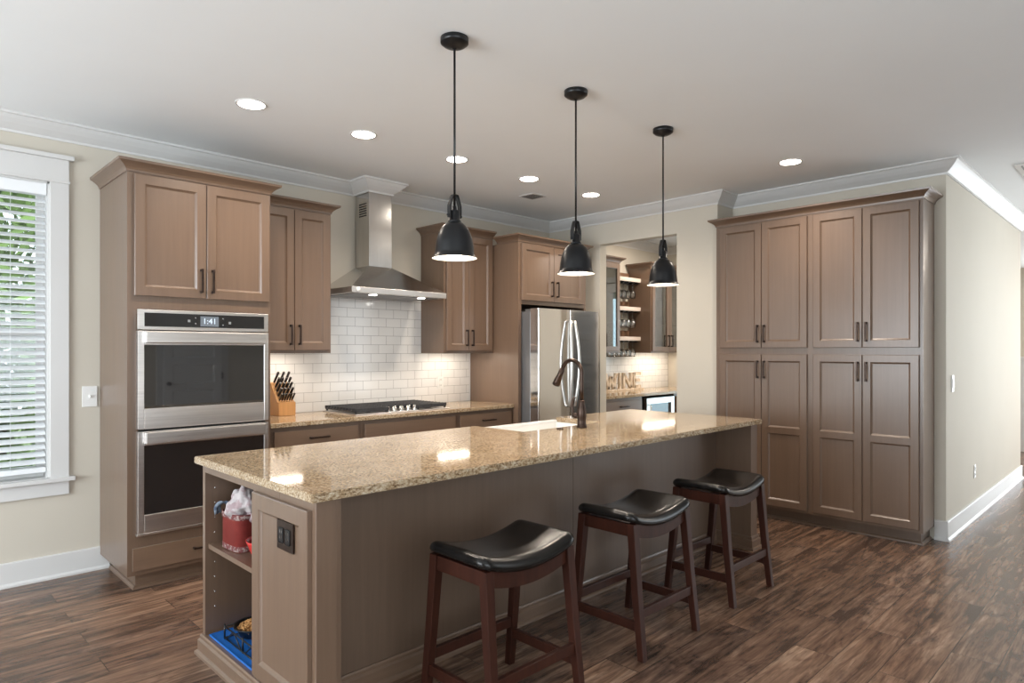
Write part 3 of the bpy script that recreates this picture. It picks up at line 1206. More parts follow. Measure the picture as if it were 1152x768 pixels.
# range hood
t = thing('range_hood', 'stainless pyramid range hood with a square flue above the cooktop', 'range hood', (3.11, 4.7, 1.88))
HX0, HX1, HY0 = 2.658, 3.59, 4.445
b = MB()
y1 = WY - 0.016
b.hexa([(HX0, HY0, 1.924), (HX1, HY0, 1.924), (HX1, y1, 1.924), (HX0, y1, 1.924)],
       [(hx0 - 0.004, hy, 2.135), (hx1 + 0.004, hy, 2.135), (hx1 + 0.004, y1, 2.135), (hx0 - 0.004, y1, 2.135)])
b.build('canopy', M['steelx'], t)
b = MB()
b.box(HX0, HX1, HY0, y1, 1.880, 1.926, 0.002)
o = b.build('canopy_rim', M['steelr'], t)
b = MB()
b.box(HX0 + 0.05, HX1 - 0.05, HY0 + 0.06, y1 - 0.04, 1.876, 1.881)
b.build('filter', M['fridgeside'], o)
for lx in (2.90, 3.38):
    b = MB()
    b.lathe([(0.001, 1.8765), (0.03, 1.8765), (0.034, 1.8795)], (lx, 4.53, -0.003), 20)
    b.build('hood_light', M['hoodlight'], o)
b = MB()
b.lathe([(0.018, 0), (0.018, 0.008), (0.014, 0.014), (0.001, 0.015)], (2.712, HY0, 1.904), 20, Matrix.Rotation(PI / 2, 3, 'X'))
b.build('control_knob', M['white'], o)
b = MB()
b.box(hx0, hx1, hy, y1, 2.133, 2.46, 0.002)
b.box(hx0 + 0.002, hx1 - 0.002, hy + 0.002, y1, 2.455, 2.79, 0.002)
o = b.build('flue', M['steelx'], t)
b = MB()
for k in range(6):
    z = 2.56 + k * 0.02
    b.box(hx0 - 0.0005, hx0 + 0.003, 4.76, 4.87, z, z + 0.008)
b.build('vent_slots', M['dark'], o)
for lx in (2.90, 3.38):
    d = bpy.data.lights.new('hood_spot', 'AREA')
    d.shape = 'DISK'
    d.size = 0.05
    d.energy = 0.6
    d.color = (1, 0.94, 0.86)
    a = bpy.data.objects.new('hood_spot', d)
    COL.objects.link(a)
    a.location = Vector((lx, 4.53, 1.868)) - ORG[t.name]
    a.parent = t

# ------------------------------------------------------------------ refrigerator
t = thing('refrigerator', 'stainless french door refrigerator with two bowed handles', 'refrigerator', (4.79, 4.5, 0))
fx0, fx1 = 4.337, 5.222
b = MB()
b.box(fx0 + 0.004, fx1 - 0.004, 4.155, 4.90, 0.03, 1.790, 0.004)
b.box(fx0 + 0.03, fx1 - 0.03, 4.10, 4.20, 0.0, 0.06)
b.build('refrigerator_body', M['fridgeside'], t)
b = MB()
b.box(fx0 + 0.02, fx0 + 0.18, 4.09, 4.24, 1.790, 1.812, 0.006)
b.box(fx1 - 0.18, fx1 - 0.02, 4.09, 4.24, 1.790, 1.812, 0.006)
b.build('hinge_cover', M['fridgeside'], t)


def bow_door(s0, s1, z0, z1):
    # flat front with softly rounded vertical edges
    b = MB()
    r, yf = 0.010, 4.046
    poly = [(s0, 4.150)]
    for i in range(6):
        a = PI / 2 * i / 5
        poly.append((s0 + r - r * math.cos(a), yf + r - r * math.sin(a)))
    for i in range(6):
        a = PI / 2 * i / 5
        poly.append((s1 - r + r * math.sin(a), yf + r - r * math.cos(a)))
    poly.append((s1, 4.150))
    b.prism(poly, z0, z1, lambda p, q, h: (p, q, h))
    return b


xm = 4.778
for s0, s1, sg in ((fx0, xm - 0.003, -1), (xm + 0.003, fx1, 1)):
    o = bow_door(s0, s1, 0.765, 1.815).build('refrigerator_door', M['fridge'], t)
    b = MB()
    pts = []
    for i in range(15):
        f = i / 14
        z = 0.905 + f * 0.80
        bow = math.sin(PI * f)
        pts.append((xm + sg * (0.030 + 0.026 * bow), 4.014 - 0.034 * bow, z))
    pts = [(pts[0][0], 4.043, pts[0][2] - 0.004)] + pts + [(pts[-1][0], 4.043, pts[-1][2] + 0.004)]
    b.tube(pts, [0.011] + [0.0145] * 15 + [0.011], 14)
    b.build('handle', M['satin'], o)
    if sg == 1:
        b = MB()
        b.lathe([(0.022, 0), (0.022, 0.003), (0.019, 0.004), (0.017, 0.003), (0.001, 0.003)], (5.158, 4.052, 1.775), 24, Matrix.Rotation(PI / 2, 3, 'X'))
        b.build('round_badge', M['chrome'], o)
o = bow_door(fx0, fx1, 0.09, 0.752).build('freezer_drawer', M['fridge'], t)
b = MB()
b.tube([(4.42, 4.05, 0.69), (4.43, 4.0, 0.69)] + [(4.43 + 0.7 * i / 8, 3.99 - 0.012 * math.sin(PI * i / 8), 0.69) for i in range(1, 8)] + [(5.13, 4.0, 0.69), (5.14, 4.05, 0.69)], 0.0125, 10)
b.build('handle', M['chrome'], o)

# ------------------------------------------------------------------ island
IX0, IX1, IY0, IY1 = 1.13, 4.612, 2.13, 3.222
PY = 2.40
ZT = 0.897
isl = thing('kitchen_island', 'long taupe wood island cabinet with an open end cubby and an overhang for stools', 'kitchen island', (2.87, 2.7, 0))
b = MB()
b.box(1.238, 2.858, PY, PY + 0.018, 0, ZT)
b.box(2.862, 4.515, PY, PY + 0.018, 0, ZT)
b.box(2.850, 2.870, PY + 0.004, PY + 0.016, 0, ZT)
b.build('seating_side_panel', M['cabshade'], isl)  # shade below the counter overhang is in this panel's colour
b = MB()
b.box(1.50, 2.85, IY1 - 0.02, IY1, 0.10, ZT)
b.box(3.68, 4.60, IY1 - 0.02, IY1, 0.10, ZT)
b.box(2.85, 3.68, IY1 - 0.02, IY1, 0.10, 0.66)
b.box(1.48, 1.50, PY + 0.018, IY1, 0.0, ZT)
b.box(1.13, 1.48, 3.192, IY1, 0.0, ZT)
b.box(1.13, 1.48, 2.628, 2.655, 0.0, ZT)
b.box(1.13, 1.48, 2.655, 3.192, 0.858, ZT)
b.box(1.13, 1.48, 2.655, 3.192, 0.0, 0.094)
b.box(1.145, 1.48, 2.655, 3.192, 0.498, 0.520)
b.build('cubby', M['cab'], isl)
b = MB()
b.box(1.13, 1.148, PY + 0.018, 2.628, 0, ZT)
b.build('end_panel', M['cab'], isl)
b = MB()
b.box(1.13, 1.213, IY0, PY + 0.018, 0, ZT, 0.002)
b.box(1.213, 1.238, IY0 + 0.014, PY + 0.018, 0, ZT, 0.002)
b.build('corner_post', M['cab'], isl)
b = MB()
b.box(4.515, 4.612, IY0, IY1, 0, ZT, 0.002)
b.build('right_end_panel', M['cab'], isl)
mpI = mX(1.13)
d = MB()
d.panel_door(mpI, 2.160, 2.627, 0.117, 0.858, fw=0.062)
d.build('door', M['cab'], isl)
SH = [(0, 0), (0.030, 0), (0.029, 0.012), (0.022, 0.018), (0.018, 0.020), (0.018, 0.066), (0.010, 0.074), (0.010, 0.086), (0.006, 0.094), (0, 0.094)]
b = MB()
b.sweep([(1.45, IY1), (IX0, IY1), (IX0, IY0), (1.238, IY0), (1.238, PY), (4.515, PY), (4.515, IY0), (IX1, IY0), (IX1, IY1)], SH, -1)
b.build('base_moulding', M['cabh'], isl)
b = MB()
for k in range(7):
    for yy in (2.70, 3.14):
        pass
for zz in (0.22, 0.29, 0.36, 0.43, 0.57, 0.64, 0.71, 0.78):
    b.lathe([(0.0035, 0), (0.0035, 0.0012), (0.001, 0.0014)], (1.175, 3.192, zz), 10, Matrix.Rotation(PI / 2, 3, 'X'), cap1=True)
b.build('shelf_pin_holes', M['chrome'], isl)

# island top with the sink notch
sx0, sx1, sy0 = 2.868, 3.672, 2.80
b = MB()
poly = [(1.10, 2.10), (4.63, 2.10), (4.63, 3.25), (sx1, 3.25), (sx1, sy0), (sx0, sy0), (sx0, 3.25), (1.10, 3.25)]
b.prism(poly, 0.897, 0.930, lambda p, q, h: (p, q, h))
bmesh.ops.bevel(b.bm, geom=[e for e in b.bm.edges], offset=0.004, segments=2, affect='EDGES')
tag(b.build('island_countertop', M['gran']), 'speckled beige granite top of the kitchen island', 'countertop')

# apron sink
t = thing('sink', 'white apron front sink set in the far side of the island', 'sink', (3.27, 3.03, 0.68))
b = MB()
a0, a1, c0, c1 = sx0 - 0.010, sx1 + 0.010, sy0 - 0.010, 3.275
zt, zb = 0.8965, 0.68
b.box(a0, a1, c0, c0 + 0.022, zb, zt)
b.box(a0, a0 + 0.022, c0 + 0.022, c1 - 0.03, zb, zt)
b.box(a1 - 0.022, a1, c0 + 0.022, c1 - 0.03, zb, zt)
b.box(a0, a1, c1 - 0.03, c1, zb, zt - 0.0)
b.box(a0 + 0.022, a1 - 0.022, c0 + 0.022, c1 - 0.03, zb, zb + 0.015)
b.box(sx0 + 0.004, sx1 - 0.004, 3.235, c1, zt - 0.001, 0.912, 0.003)
b.build('basin', M['white'], t)
b = MB()
b.lathe([(0.045, 0.695), (0.042, 0.699), (0.02, 0.697), (0.001, 0.697)], (3.27, 3.02, 0), 24)
b.build('drain', M['chrome'], t)

# faucet
t = thing('faucet', 'dark bronze gooseneck pull-down faucet on the island', 'faucet', (3.29, 2.690, 0.930))
fx, fy = 3.29, 2.690
b = MB()
b.lathe([(0.034, 0.930), (0.034, 0.940), (0.029, 0.946), (0.0275, 0.985), (0.031, 1.0), (0.031, 1.035), (0.0265, 1.06), (0.020, 1.09), (0.0185, 1.098)],
        (fx, fy, 0), 28, cap0=True)
b.lathe([(0.019, 1.096), (0.021, 1.10), (0.021, 1.106), (0.0155, 1.110)], (fx, fy, 0), 24)
b.build('faucet_body', M['bronze'], t)
b = MB()
pts = [(fx, fy, 1.10), (fx, fy, 1.18), (fx, fy, 1.26)]
R = 0.083
for i in range(0, 13):
    a = PI * i / 12 * 0.88
    pts.append((fx, fy + R - R * math.cos(a), 1.283 + R * math.sin(a)))
b.tube(pts, 0.0135, 14)
b.build('gooseneck', M['bronze'], t)
e = Vector(pts[-1])
dr = (Vector(pts[-1]) - Vector(pts[-2])).normalized()
b = MB()
b.tube([e - dr * 0.004, e + dr * 0.01, e + dr * 0.012, e + dr * 0.055, e + dr * 0.104, e + dr * 0.128, e + dr * 0.132],
       [0.0135, 0.0135, 0.0175, 0.019, 0.026, 0.027, 0.022], 18)
b.build('spray_head', M['bronze'], t)
b = MB()
b.tube([(fx, fy + 0.02, 1.005), (fx, fy + 0.055, 1.005), (fx, fy + 0.075, 1.003)], [0.020, 0.019, 0.014], 14)
b.tube([(fx, fy + 0.058, 1.005), (fx, fy + 0.075, 1.03), (fx, fy + 0.078, 1.07), (fx, fy + 0.066, 1.11), (fx, fy + 0.055, 1.125)], [0.013, 0.011, 0.010, 0.0095, 0.007], 12)
b.build('lever', M['bronze'], t)
b = MB()
b.lathe([(0.022, 0.930), (0.022, 0.935), (0.016, 0.939), (0.001, 0.939)], (3.13, 2.735, 0), 24)
tag(b.build('sink_hole_cover', M['bronze']), 'small round dark bronze hole cover on the island top left of the faucet', 'hole cover')

# outlet on the island door
t = thing('outlet', 'dark bronze duplex outlet plate on the island end panel', 'outlet', (1.118, 2.337, 0.73))
b = MB()
mpO = mX(1.119)
b.box(2.272, 2.402, 0.0, 0.007, 0.680, 0.790, 0.002, mpO)
b.build('cover_plate', M['bronze'], t)
b = MB()
for yy in (2.310, 2.364):
    b.box(yy - 0.019, yy + 0.019, 0.006, 0.010, 0.706, 0.764, 0.004, mpO)
o = b.build('receptacle', M['black'], t)
b = MB()
for yy in (2.310, 2.364):
    for zz in (0.728, 0.748):
        b.box(yy - 0.008, yy - 0.005, 0.0095, 0.0105, zz - 0.005, zz + 0.005, 0, mpO)
        b.box(yy + 0.005, yy + 0.008, 0.0095, 0.0105, zz - 0.005, zz + 0.005, 0, mpO)
b.build('slots', M['chrome'], o)


# items in the cubby
def sq_ring(cx, cy, r, rot, n=32, p=5.0):
    out = []
    for i in range(n):
        a = 2 * PI * i / n
        c, s = math.cos(a), math.sin(a)
        k = (abs(c) ** p + abs(s) ** p) ** (-1 / p)
        x, y = r * k * c, r * k * s
        out.append((cx + x * math.cos(rot) - y * math.sin(rot), cy + x * math.sin(rot) + y * math.cos(rot)))
    return out


def sq_lathe(b, prof, cx, cy, rot):
    rows = [[b.bm.verts.new((x, y, z)) for x, y in sq_ring(cx, cy, r, rot)] for r, z in prof]
    n = len(rows[0])
    for r0, r1 in zip(rows, rows[1:]):
        for i in range(n):
            b.bm.faces.new((r0[i], r0[(i + 1) % n], r1[(i + 1) % n], r1[i])).smooth = True
    return rows


ccx, ccy, crot = 1.270, 3.030, 0.06
t = thing('canister', 'worn red square tin on the cubby shelf with cloth stuffed in its top', 'canister', (ccx, ccy, 0.520))
b = MB()
rows = sq_lathe(b, [(0.094, 0.520), (0.098, 0.523), (0.098, 0.662), (0.100, 0.665), (0.100, 0.690), (0.097, 0.690), (0.094, 0.53)], ccx, ccy, crot)
b.bm.faces.new(rows[0][::-1])
b.bm.faces.new(rows[-1])
b.build('tin', M['tin'], t)
for z0, z1, r in ((0.524, 0.547, 0.098), (0.666, 0.689, 0.100)):
    b = MB()
    sq_lathe(b, [(r + 0.0003, z0), (r + 0.001, z0 + 0.001), (r + 0.001, z1 - 0.001), (r + 0.0003, z1)], ccx, ccy, crot)
    b.build('printed_band', M['trimcloth'], t)


def cloth_lump(name, label, mat, c, rx, ry, rz, seed, amp=0.25):
    b = MB()
    rnd = random.Random(seed)
    ph = [rnd.uniform(0, 6.28) for _ in range(8)]
    nu, nv = 72, 40
    rows = []
    for j in range(nv + 1):
        v = PI * j / nv
        row = []
        for i in range(nu):
            a = 2 * PI * i / nu
            k = 1 + amp * (0.5 * math.sin(3 * a + ph[0] + 2 * v) + 0.35 * math.sin(5 * a + ph[1] - 3 * v) + 0.3 * math.sin(7 * v + 2 * a + ph[2]) + 0.2 * math.sin(11 * a + ph[3] + v) + 0.14 * math.sin(17 * v + 6 * a + ph[4]) + 0.10 * math.sin(23 * a - 9 * v + ph[5]))
            row.append(b.bm.verts.new((c[0] + rx * k * math.sin(v) * math.cos(a), c[1] + ry * k * math.sin(v) * math.sin(a), c[2] + rz * k * math.cos(v))))
        rows.append(row)
    for r0, r1 in zip(rows, rows[1:]):
        for i in range(nu):
            b.bm.faces.new((r0[i], r0[(i + 1) % nu], r1[(i + 1) % nu], r1[i])).smooth = True
    o = b.build(name, mat)
    return tag(o, label, 'cloth')


cloth_lump('dish_towel', 'crumpled pale patterned towel heaped on the red tin', M['cloth'], (1.265, 3.00, 0.715), 0.088, 0.100, 0.098, 3, 0.26)
b = MB()
rows = []
for j in range(9):
    f = j / 8
    p0 = Vector((1.19, 3.06, 0.705)).lerp(Vector((1.150, 3.135, 0.705)), min(1, f * 1.4)) + Vector((0, 0, 0.022 * math.sin(PI * min(1, f * 1.4)) - max(0, f - 0.7) * 0.12))
    rows.append([b.bm.verts.new(p0 + Vector((0.035 * (k / 5) * (1 - 0.2 * f), 0.01 * math.sin(k * 1.3 + f * 4), 0.006 * math.sin(k * 2 + f * 5)))) for k in range(6)])
for r0, r1 in zip(rows, rows[1:]):
    for k in range(5):
        b.bm.faces.new((r0[k], r0[k + 1], r1[k + 1], r1[k])).smooth = True
o = b.build('towel_corner', M['blue_cloth'], bpy.data.objects['dish_towel'])
mod = o.modifiers.new('thick', 'SOLIDIFY')
mod.thickness = 0.003

b = MB()
bc = (1.245, 2.770, 0)
b.lathe([(0.001, 0.5205), (0.045, 0.5205), (0.048, 0.526), (0.072, 0.556), (0.088, 0.600), (0.093, 0.612), (0.089, 0.613), (0.068, 0.560), (0.044, 0.531), (0.001, 0.530)], bc, 40)
tag(b.build('mixing_bowl', M['redbowl'], smooth=True), 'bright red bowl on the cubby shelf beside the red tin', 'bowl')
cloth_lump('folded_cloth', 'blue grey cloth bundled in the bright red bowl', M['blue_cloth'], (1.245, 2.770, 0.598), 0.055, 0.055, 0.062, 9, 0.22)

b = MB()
b.box(1.140, 1.46, 2.668, 3.170, 0.0945, 0.0995, 0.002)
b.box(1.140, 1.146, 2.668, 3.170, 0.0985, 0.1035, 0.0015)
b.box(1.140, 1.46, 3.164, 3.170, 0.0985, 0.1035, 0.0015)
tag(b.build('feeding_mat', M['mat']), 'bright blue mat on the floor of the cubby under the pet bowls', 'mat')
t = thing('pet_feeder', 'black wire stand holding two pet bowls on the blue mat', 'pet feeder', (1.26, 2.88, 0.100))
fx0_, fx1_, fy0_, fy1_ = 1.175, 1.385, 2.668, 3.075
b = MB()
for z in (0.106, 0.158):
    loop = [(fx0_, fy0_, z), (fx1_, fy0_, z), (fx1_, fy1_, z), (fx0_, fy1_, z), (fx0_, fy0_, z)]
    for p, q in zip(loop, loop[1:]):
        b.tube([p, q], 0.0035, 8)
for x_ in (fx0_, fx1_):
    for y_ in (fy0_, (fy0_ + fy1_) / 2, fy1_):
        b.tube([(x_, y_, 0.1005), (x_, y_, 0.170)], 0.004, 8)
for y0_, y1_ in ((fy0_, 2.87), (2.87, fy1_)):
    ym = (y0_ + y1_) / 2
    for x_ in (fx0_,):
        b.tube([(x_, y0_ + 0.02, 0.106), (x_, ym - 0.02, 0.150), (x_, ym, 0.156), (x_, ym + 0.02, 0.150), (x_, y1_ - 0.02, 0.106)], 0.0028, 8)
b.build('wire_stand', M['black'], t)
for yc in (2.975, 2.765):
    b = MB()
    b.lathe([(0.001, 0.122), (0.062, 0.122), (0.070, 0.128), (0.090, 0.166), (0.099, 0.170), (0.099, 0.173), (0.088, 0.172), (0.068, 0.134), (0.001, 0.130)], (1.28, yc, 0), 36)
    o = b.build('bowl', M['black'], t, smooth=True)
    b = MB()
    b.lathe([(0.080, 0.1725), (0.094, 0.1735), (0.095, 0.1725)], (1.28, yc, 0), 36)
b = MB()
rnd = random.Random(4)
for i in range(210):
    r = 0.082 * math.sqrt(rnd.random())
    a = rnd.uniform(0, 6.28)
    z = 0.158 + 0.026 * (1 - (r / 0.082) ** 2) + rnd.uniform(-0.003, 0.003)
    m_ = Matrix.Translation((1.28 + r * math.cos(a), 2.975 + r * math.sin(a), z)) @ Matrix.Rotation(rnd.uniform(0, 3), 4, 'X') @ Matrix.Rotation(rnd.uniform(0, 3), 4, 'Z')
    bmesh.ops.create_icosphere(b.bm, subdivisions=1, radius=0.0072, matrix=m_ @ Matrix.Diagonal((1, 1, 0.6, 1)))
b.lathe([(0.001, 0.166), (0.05, 0.165), (0.078, 0.155), (0.070, 0.145), (0.001, 0.14)], (1.28, 2.975, 0), 24)
tag(b.build('kibble', M['kibble'], rec=False), 'heap of brown dry pet food filling the farther bowl', 'pet food', None, 'stuff')
b = MB()
b.lathe([(0.001, 0.158), (0.070, 0.158), (0.080, 0.160), (0.078, 0.156), (0.066, 0.140), (0.001, 0.140)], (1.28, 2.765, 0), 32)
tag(b.build('water', plain('cloudy_water', (0.35, 0.36, 0.33), 0.05)), 'grey water in the nearer pet bowl', 'water', None, 'stuff')


# ------------------------------------------------------------------ bar stools
def make_stool():
    t = thing('bar_stool', 'x', 'stool', (0, 0, 0), 'bar stools at the island')
    hx, hy_ = 0.264, 0.178

    def zf(x):
        return 0.582 + 0.046 * min(1.15, (abs(x) / 0.25) ** 2)
    # cushion
    b = MB()
    nu, nv = 28, 20

    def sgnpow(v, p):
        return math.copysign(abs(v) ** p, v)
    grid_t, grid_b = {}, {}
    rc = 0.045
    for i in range(nu + 1):
        for j in range(nv + 1):
            u = math.sin((-1 + 2 * i / nu) * PI / 2)
            v = math.sin((-1 + 2 * j / nv) * PI / 2)
            # rounded rectangle plan
            x, y = hx * u, hy_ * v
            ex, ey = abs(x) - (hx - rc), abs(y) - (hy_ - rc)
            if ex > 0 and ey > 0:
                m_ = max(ex, ey)
                k = m_ / math.hypot(ex, ey)
                x = math.copysign(hx - rc + ex * k, x)
                y = math.copysign(hy_ - rc + ey * k, y)
            d_ = min(hx - abs(hx * u), hy_ - abs(hy_ * v))
            f = min(1.0, d_ / 0.040)
            edge = math.sqrt(max(0.0, 1 - (1 - f) ** 2))
            crown = 0.010 * (1 - v * v) * (1 - u ** 4)
            grid_t[i, j] = b.bm.verts.new((x, y, zf(x) + 0.012 + 0.036 * edge + crown))
    for i in range(nu + 1):
        for j in range(nv + 1):
            if i in (0, nu) or j in (0, nv):
                grid_b[i, j] = grid_t[i, j]
            else:
                v0 = grid_t[i, j].co
                grid_b[i, j] = b.bm.verts.new((v0.x * 0.985, v0.y * 0.98, zf(v0.x) + 0.001))
    for i in range(nu):
        for j in range(nv):
            b.bm.faces.new((grid_t[i, j], grid_t[i + 1, j], grid_t[i + 1, j + 1], grid_t[i, j + 1])).smooth = True
            b.bm.faces.new((grid_b[i, j], grid_b[i, j + 1], grid_b[i + 1, j + 1], grid_b[i + 1, j])).smooth = True
    o = b.build('seat_cushion', M['leather'], t)
    o['label'] = 'black leather saddle seat'
    # legs
    for sx_ in (-1, 1):
        for sy_ in (-1, 1):
            b = MB()
            cxt, cyt = sx_ * 0.228, sy_ * 0.146
            cxb, cyb = sx_ * 0.240, sy_ * 0.208
            wt, wb_ = 0.021, 0.017
            zt_ = zf(0.23) - 0.002
            rows = []
            for f in (0, 0.5, 1):
                zz = zt_ * f
                cx_ = cxb + (cxt - cxb) * f
                cy_ = cyb + (cyt - cyb) * (f ** 0.85)
                w_ = wb_ + (wt - wb_) * f
                rows.append([b.bm.verts.new((cx_ + a * w_, cy_ + c * w_, zz)) for a, c in ((-1, -1), (1, -1), (1, 1), (-1, 1))])
            for r0, r1 in zip(rows, rows[1:]):
                for q in range(4):
                    b.bm.faces.new((r0[q], r0[(q + 1) % 4], r1[(q + 1) % 4], r1[q]))
            b.bm.faces.new(rows[0][::-1])
            b.bm.faces.new(rows[-1])
            bmesh.ops.bevel(b.bm, geom=list(b.bm.edges), offset=0.002, segments=1, affect='EDGES')
            b.build('leg', M['stoolw'], t)

    def yat(z):
        f = z / 0.62
        return 0.208 + (0.146 - 0.208) * (f ** 0.85)

    def xat(z):
        return 0.240 - 0.012 * z / 0.62
    # curved long aprons
    for sy_ in (-1, 1):
        b = MB()
        n = 16
        lo, hi = [], []
        y_out = sy_ * 0.156
        y_in = sy_ * 0.136
        rows = []
        for i in range(n + 1):
            x = -0.212 + 0.424 * i / n
            z1 = zf(x) - 0.001
            z0 = zf(x) - 0.062
            rows.append([b.bm.verts.new((x, yy, zz)) for yy, zz in ((y_in, z0), (y_out, z0), (y_out, z1), (y_in, z1))])
        for r0, r1 in zip(rows, rows[1:]):
            for q in range(4):
                b.bm.faces.new((r0[q], r0[(q + 1) % 4], r1[(q + 1) % 4], r1[q]))
        b.bm.faces.new(rows[0])
        b.bm.faces.new(rows[-1][::-1])
        b.build('apron', M['stoolw'], t)
    for sx_ in (-1, 1):
        b = MB()
        b.box(min(sx_ * 0.222, sx_ * 0.242), max(sx_ * 0.222, sx_ * 0.242), -0.13, 0.13, 0.558, 0.616, 0.002)
        b.build('apron', M['stoolw'], t)
    # stretchers
    for sy_, zz in ((-1, 0.205), (1, 0.205)):
        b = MB()
        yc = sy_ * yat(zz)
        b.box(-xat(zz) + 0.01, xat(zz) - 0.01, yc - 0.011, yc + 0.011, zz - 0.021, zz + 0.021, 0.002)
        b.build('stretcher', M['stoolw'], t)
    for sx_ in (-1, 1):
        b = MB()
        zz = 0.150
        xc = sx_ * xat(zz)
        b.box(xc - 0.011, xc + 0.011, -yat(zz) + 0.012, yat(zz) - 0.012, zz - 0.021, zz + 0.021, 0.002)
        b.build('stretcher', M['stoolw'], t)
    return t


st = make_stool()
for i, (x, y, lab) in enumerate(((1.852, 1.925, 'black leather saddle bar stool nearest the camera, before the island outlet end'),
                                 (2.780, 1.925, 'black leather saddle bar stool in the middle of the three at the island'),
                                 (3.668, 1.930, 'black leather saddle bar stool farthest along, near the pantry cabinet'))):
    o = st if i == 0 else copy_tree(st)
    o.location = (x, y, 0)
    o['label'] = lab


# ------------------------------------------------------------------ pendants
def make_pendant():
    t = thing('pendant_light', 'x', 'pendant light', (0, 0, 0), 'pendants above the island')
    zb = 1.850
    b = MB()
    outp = [(0.103, zb), (0.104, zb + 0.003), (0.098, zb + 0.008), (0.091, zb + 0.014), (0.089, zb + 0.03), (0.086, zb + 0.06), (0.080, zb + 0.09),
            (0.071, zb + 0.118), (0.058, zb + 0.142), (0.042, zb + 0.158), (0.030, zb + 0.165), (0.022, zb + 0.167)]
    b.lathe(outp, (0, 0, 0), 48)
    o = b.build('lamp_shade', M['black'], t, rec=True)
    b = MB()
    inp = [(0.1028, zb + 0.0005), (0.0895, zb + 0.014), (0.087, zb + 0.03), (0.084, zb + 0.06), (0.078, zb + 0.09), (0.069, zb + 0.117), (0.056, zb + 0.140), (0.03, zb + 0.160), (0.001, zb + 0.160)]
    b.lathe(inp, (0, 0, 0), 48)
    b.build('shade_lining', M['shadein'], o)
    b = MB()
    b.lathe([(0.030, zb + 0.166), (0.031, zb + 0.170), (0.025, zb + 0.174), (0.025, zb + 0.212), (0.021, zb + 0.217), (0.010, zb + 0.222), (0.009, zb + 0.235), (0.005, zb + 0.24)], (0, 0, 0), 24)
    b.build('socket_cap', M['black'], t)
    # yoke
    b = MB()
    for e in (-1, 1):
        pts = [(e * 0.030, zb + 0.185), (e * 0.031, zb + 0.222), (e * 0.030, zb + 0.240), (e * 0.016, zb + 0.280), (e * 0.012, zb + 0.289), (0, zb + 0.291)]
        for (p, q), (p2, q2) in zip(pts, pts[1:]):
            b.hexa([(p - 0.003, -0.011, q), (p + 0.003, -0.011, q), (p + 0.003, 0.011, q), (p - 0.003, 0.011, q)],
                   [(p2 - 0.003, -0.011, q2), (p2 + 0.003, -0.011, q2), (p2 + 0.003, 0.011, q2), (p2 - 0.003, 0.011, q2)])
    b.tube([(-0.042, 0, zb + 0.195), (0.042, 0, zb + 0.195)], 0.005, 8)
    b.build('yoke', M['black'], t)
    b = MB()
    b.tube([(0, 0, zb + 0.235), (0, 0, H - 0.03)], 0.0052, 12)
    b.build('rod', M['black'], t)
    b = MB()
    b.lathe([(0.006, H - 0.052), (0.012, H - 0.046), (0.030, H - 0.044), (0.052, H - 0.034), (0.060, H - 0.026), (0.064, H - 0.024), (0.064, H - 0.001), (0.001, H - 0.001)], (0, 0, 0), 40)
    b.build('canopy', M['black'], t)
    b = MB()
    b.lathe([(0.001, zb + 0.012), (0.035, zb + 0.016), (0.056, zb + 0.030), (0.062, zb + 0.055), (0.052, zb + 0.085), (0.030, zb + 0.110), (0.018, zb + 0.135), (0.018, zb + 0.158)], (0, 0, 0), 28)
    b.build('bulb', M['bulb'], t)
    d = bpy.data.lights.new('pendant_lamp', 'SPOT')
    d.energy = PEND_POWER * 4
    d.color = WARM
    d.spot_size = math.radians(120)
    d.spot_blend = 0.6
    d.shadow_soft_size = 0.05
    a = bpy.data.objects.new('pendant_lamp', d)
    COL.objects.link(a)
    a.location = (0, 0, zb + 0.005)
    a.parent = t
    return t


pd = make_pendant()
for i, (x, lab) in enumerate(((1.910, 'black dome pendant lamp hanging nearest the camera, left of the three'),
                              (2.772, 'black dome pendant lamp in the middle, in front of the refrigerator cabinet'),
                              (3.645, 'black dome pendant lamp farthest right, in front of the passage opening'))):
    o = pd if i == 0 else copy_tree(pd)
    o.location = (x, 2.307, 0)
    o['label'] = lab


# ------------------------------------------------------------------ recessed lights
def make_can():
    t = thing('recessed_light', 'x', 'ceiling light', (0, 0, H), 'recessed ceiling lights')
    ORG[t.name] = Vector((0, 0, H))
    b = MB()
    b.lathe([(0.088, H - 0.0005), (0.088, H - 0.004), (0.084, H - 0.006), (0.074, H - 0.004), (0.072, H - 0.002)], (0, 0, 0), 40)
    b.build('trim_ring', M['trim'], t)
    b = MB()
    b.lathe([(0.073, H - 0.004), (0.04, H - 0.005), (0.001, H - 0.005)], (0, 0, 0), 40)
    b.build('lens', M['can'], t)
    d = bpy.data.lights.new('can_lamp', 'SPOT')
    d.energy = CAN_POWER * 4
    d.color = WARM
    d.spot_size = math.radians(150)
    d.spot_blend = 1.0
    d.shadow_soft_size = 0.07
    a = bpy.data.objects.new('can_lamp', d)
    COL.objects.link(a)
    a.location = (0, 0, -0.012)
    a.parent = t
    return t


cn = make_can()
for i, (x, y, lab) in enumerate(((1.584, 3.75, 'lit recessed ceiling light above the oven tower, farthest left'),
                                 (2.333, 3.755, 'lit recessed ceiling light left of the hood flue'),
                                 (3.131, 3.755, 'lit recessed ceiling light behind the rod of the nearest pendant'),
                                 (3.913, 3.76, 'lit recessed ceiling light beside the small square ceiling vent'),
                                 (4.72, 3.75, 'lit recessed ceiling light just right of the middle pendant rod'),
                                 (4.97, 2.036, 'lit recessed ceiling light in front of the pantry cabinet'))):
    o = cn if i == 0 else copy_tree(cn)
    o.location = (x, y, H)
    o['label'] = lab

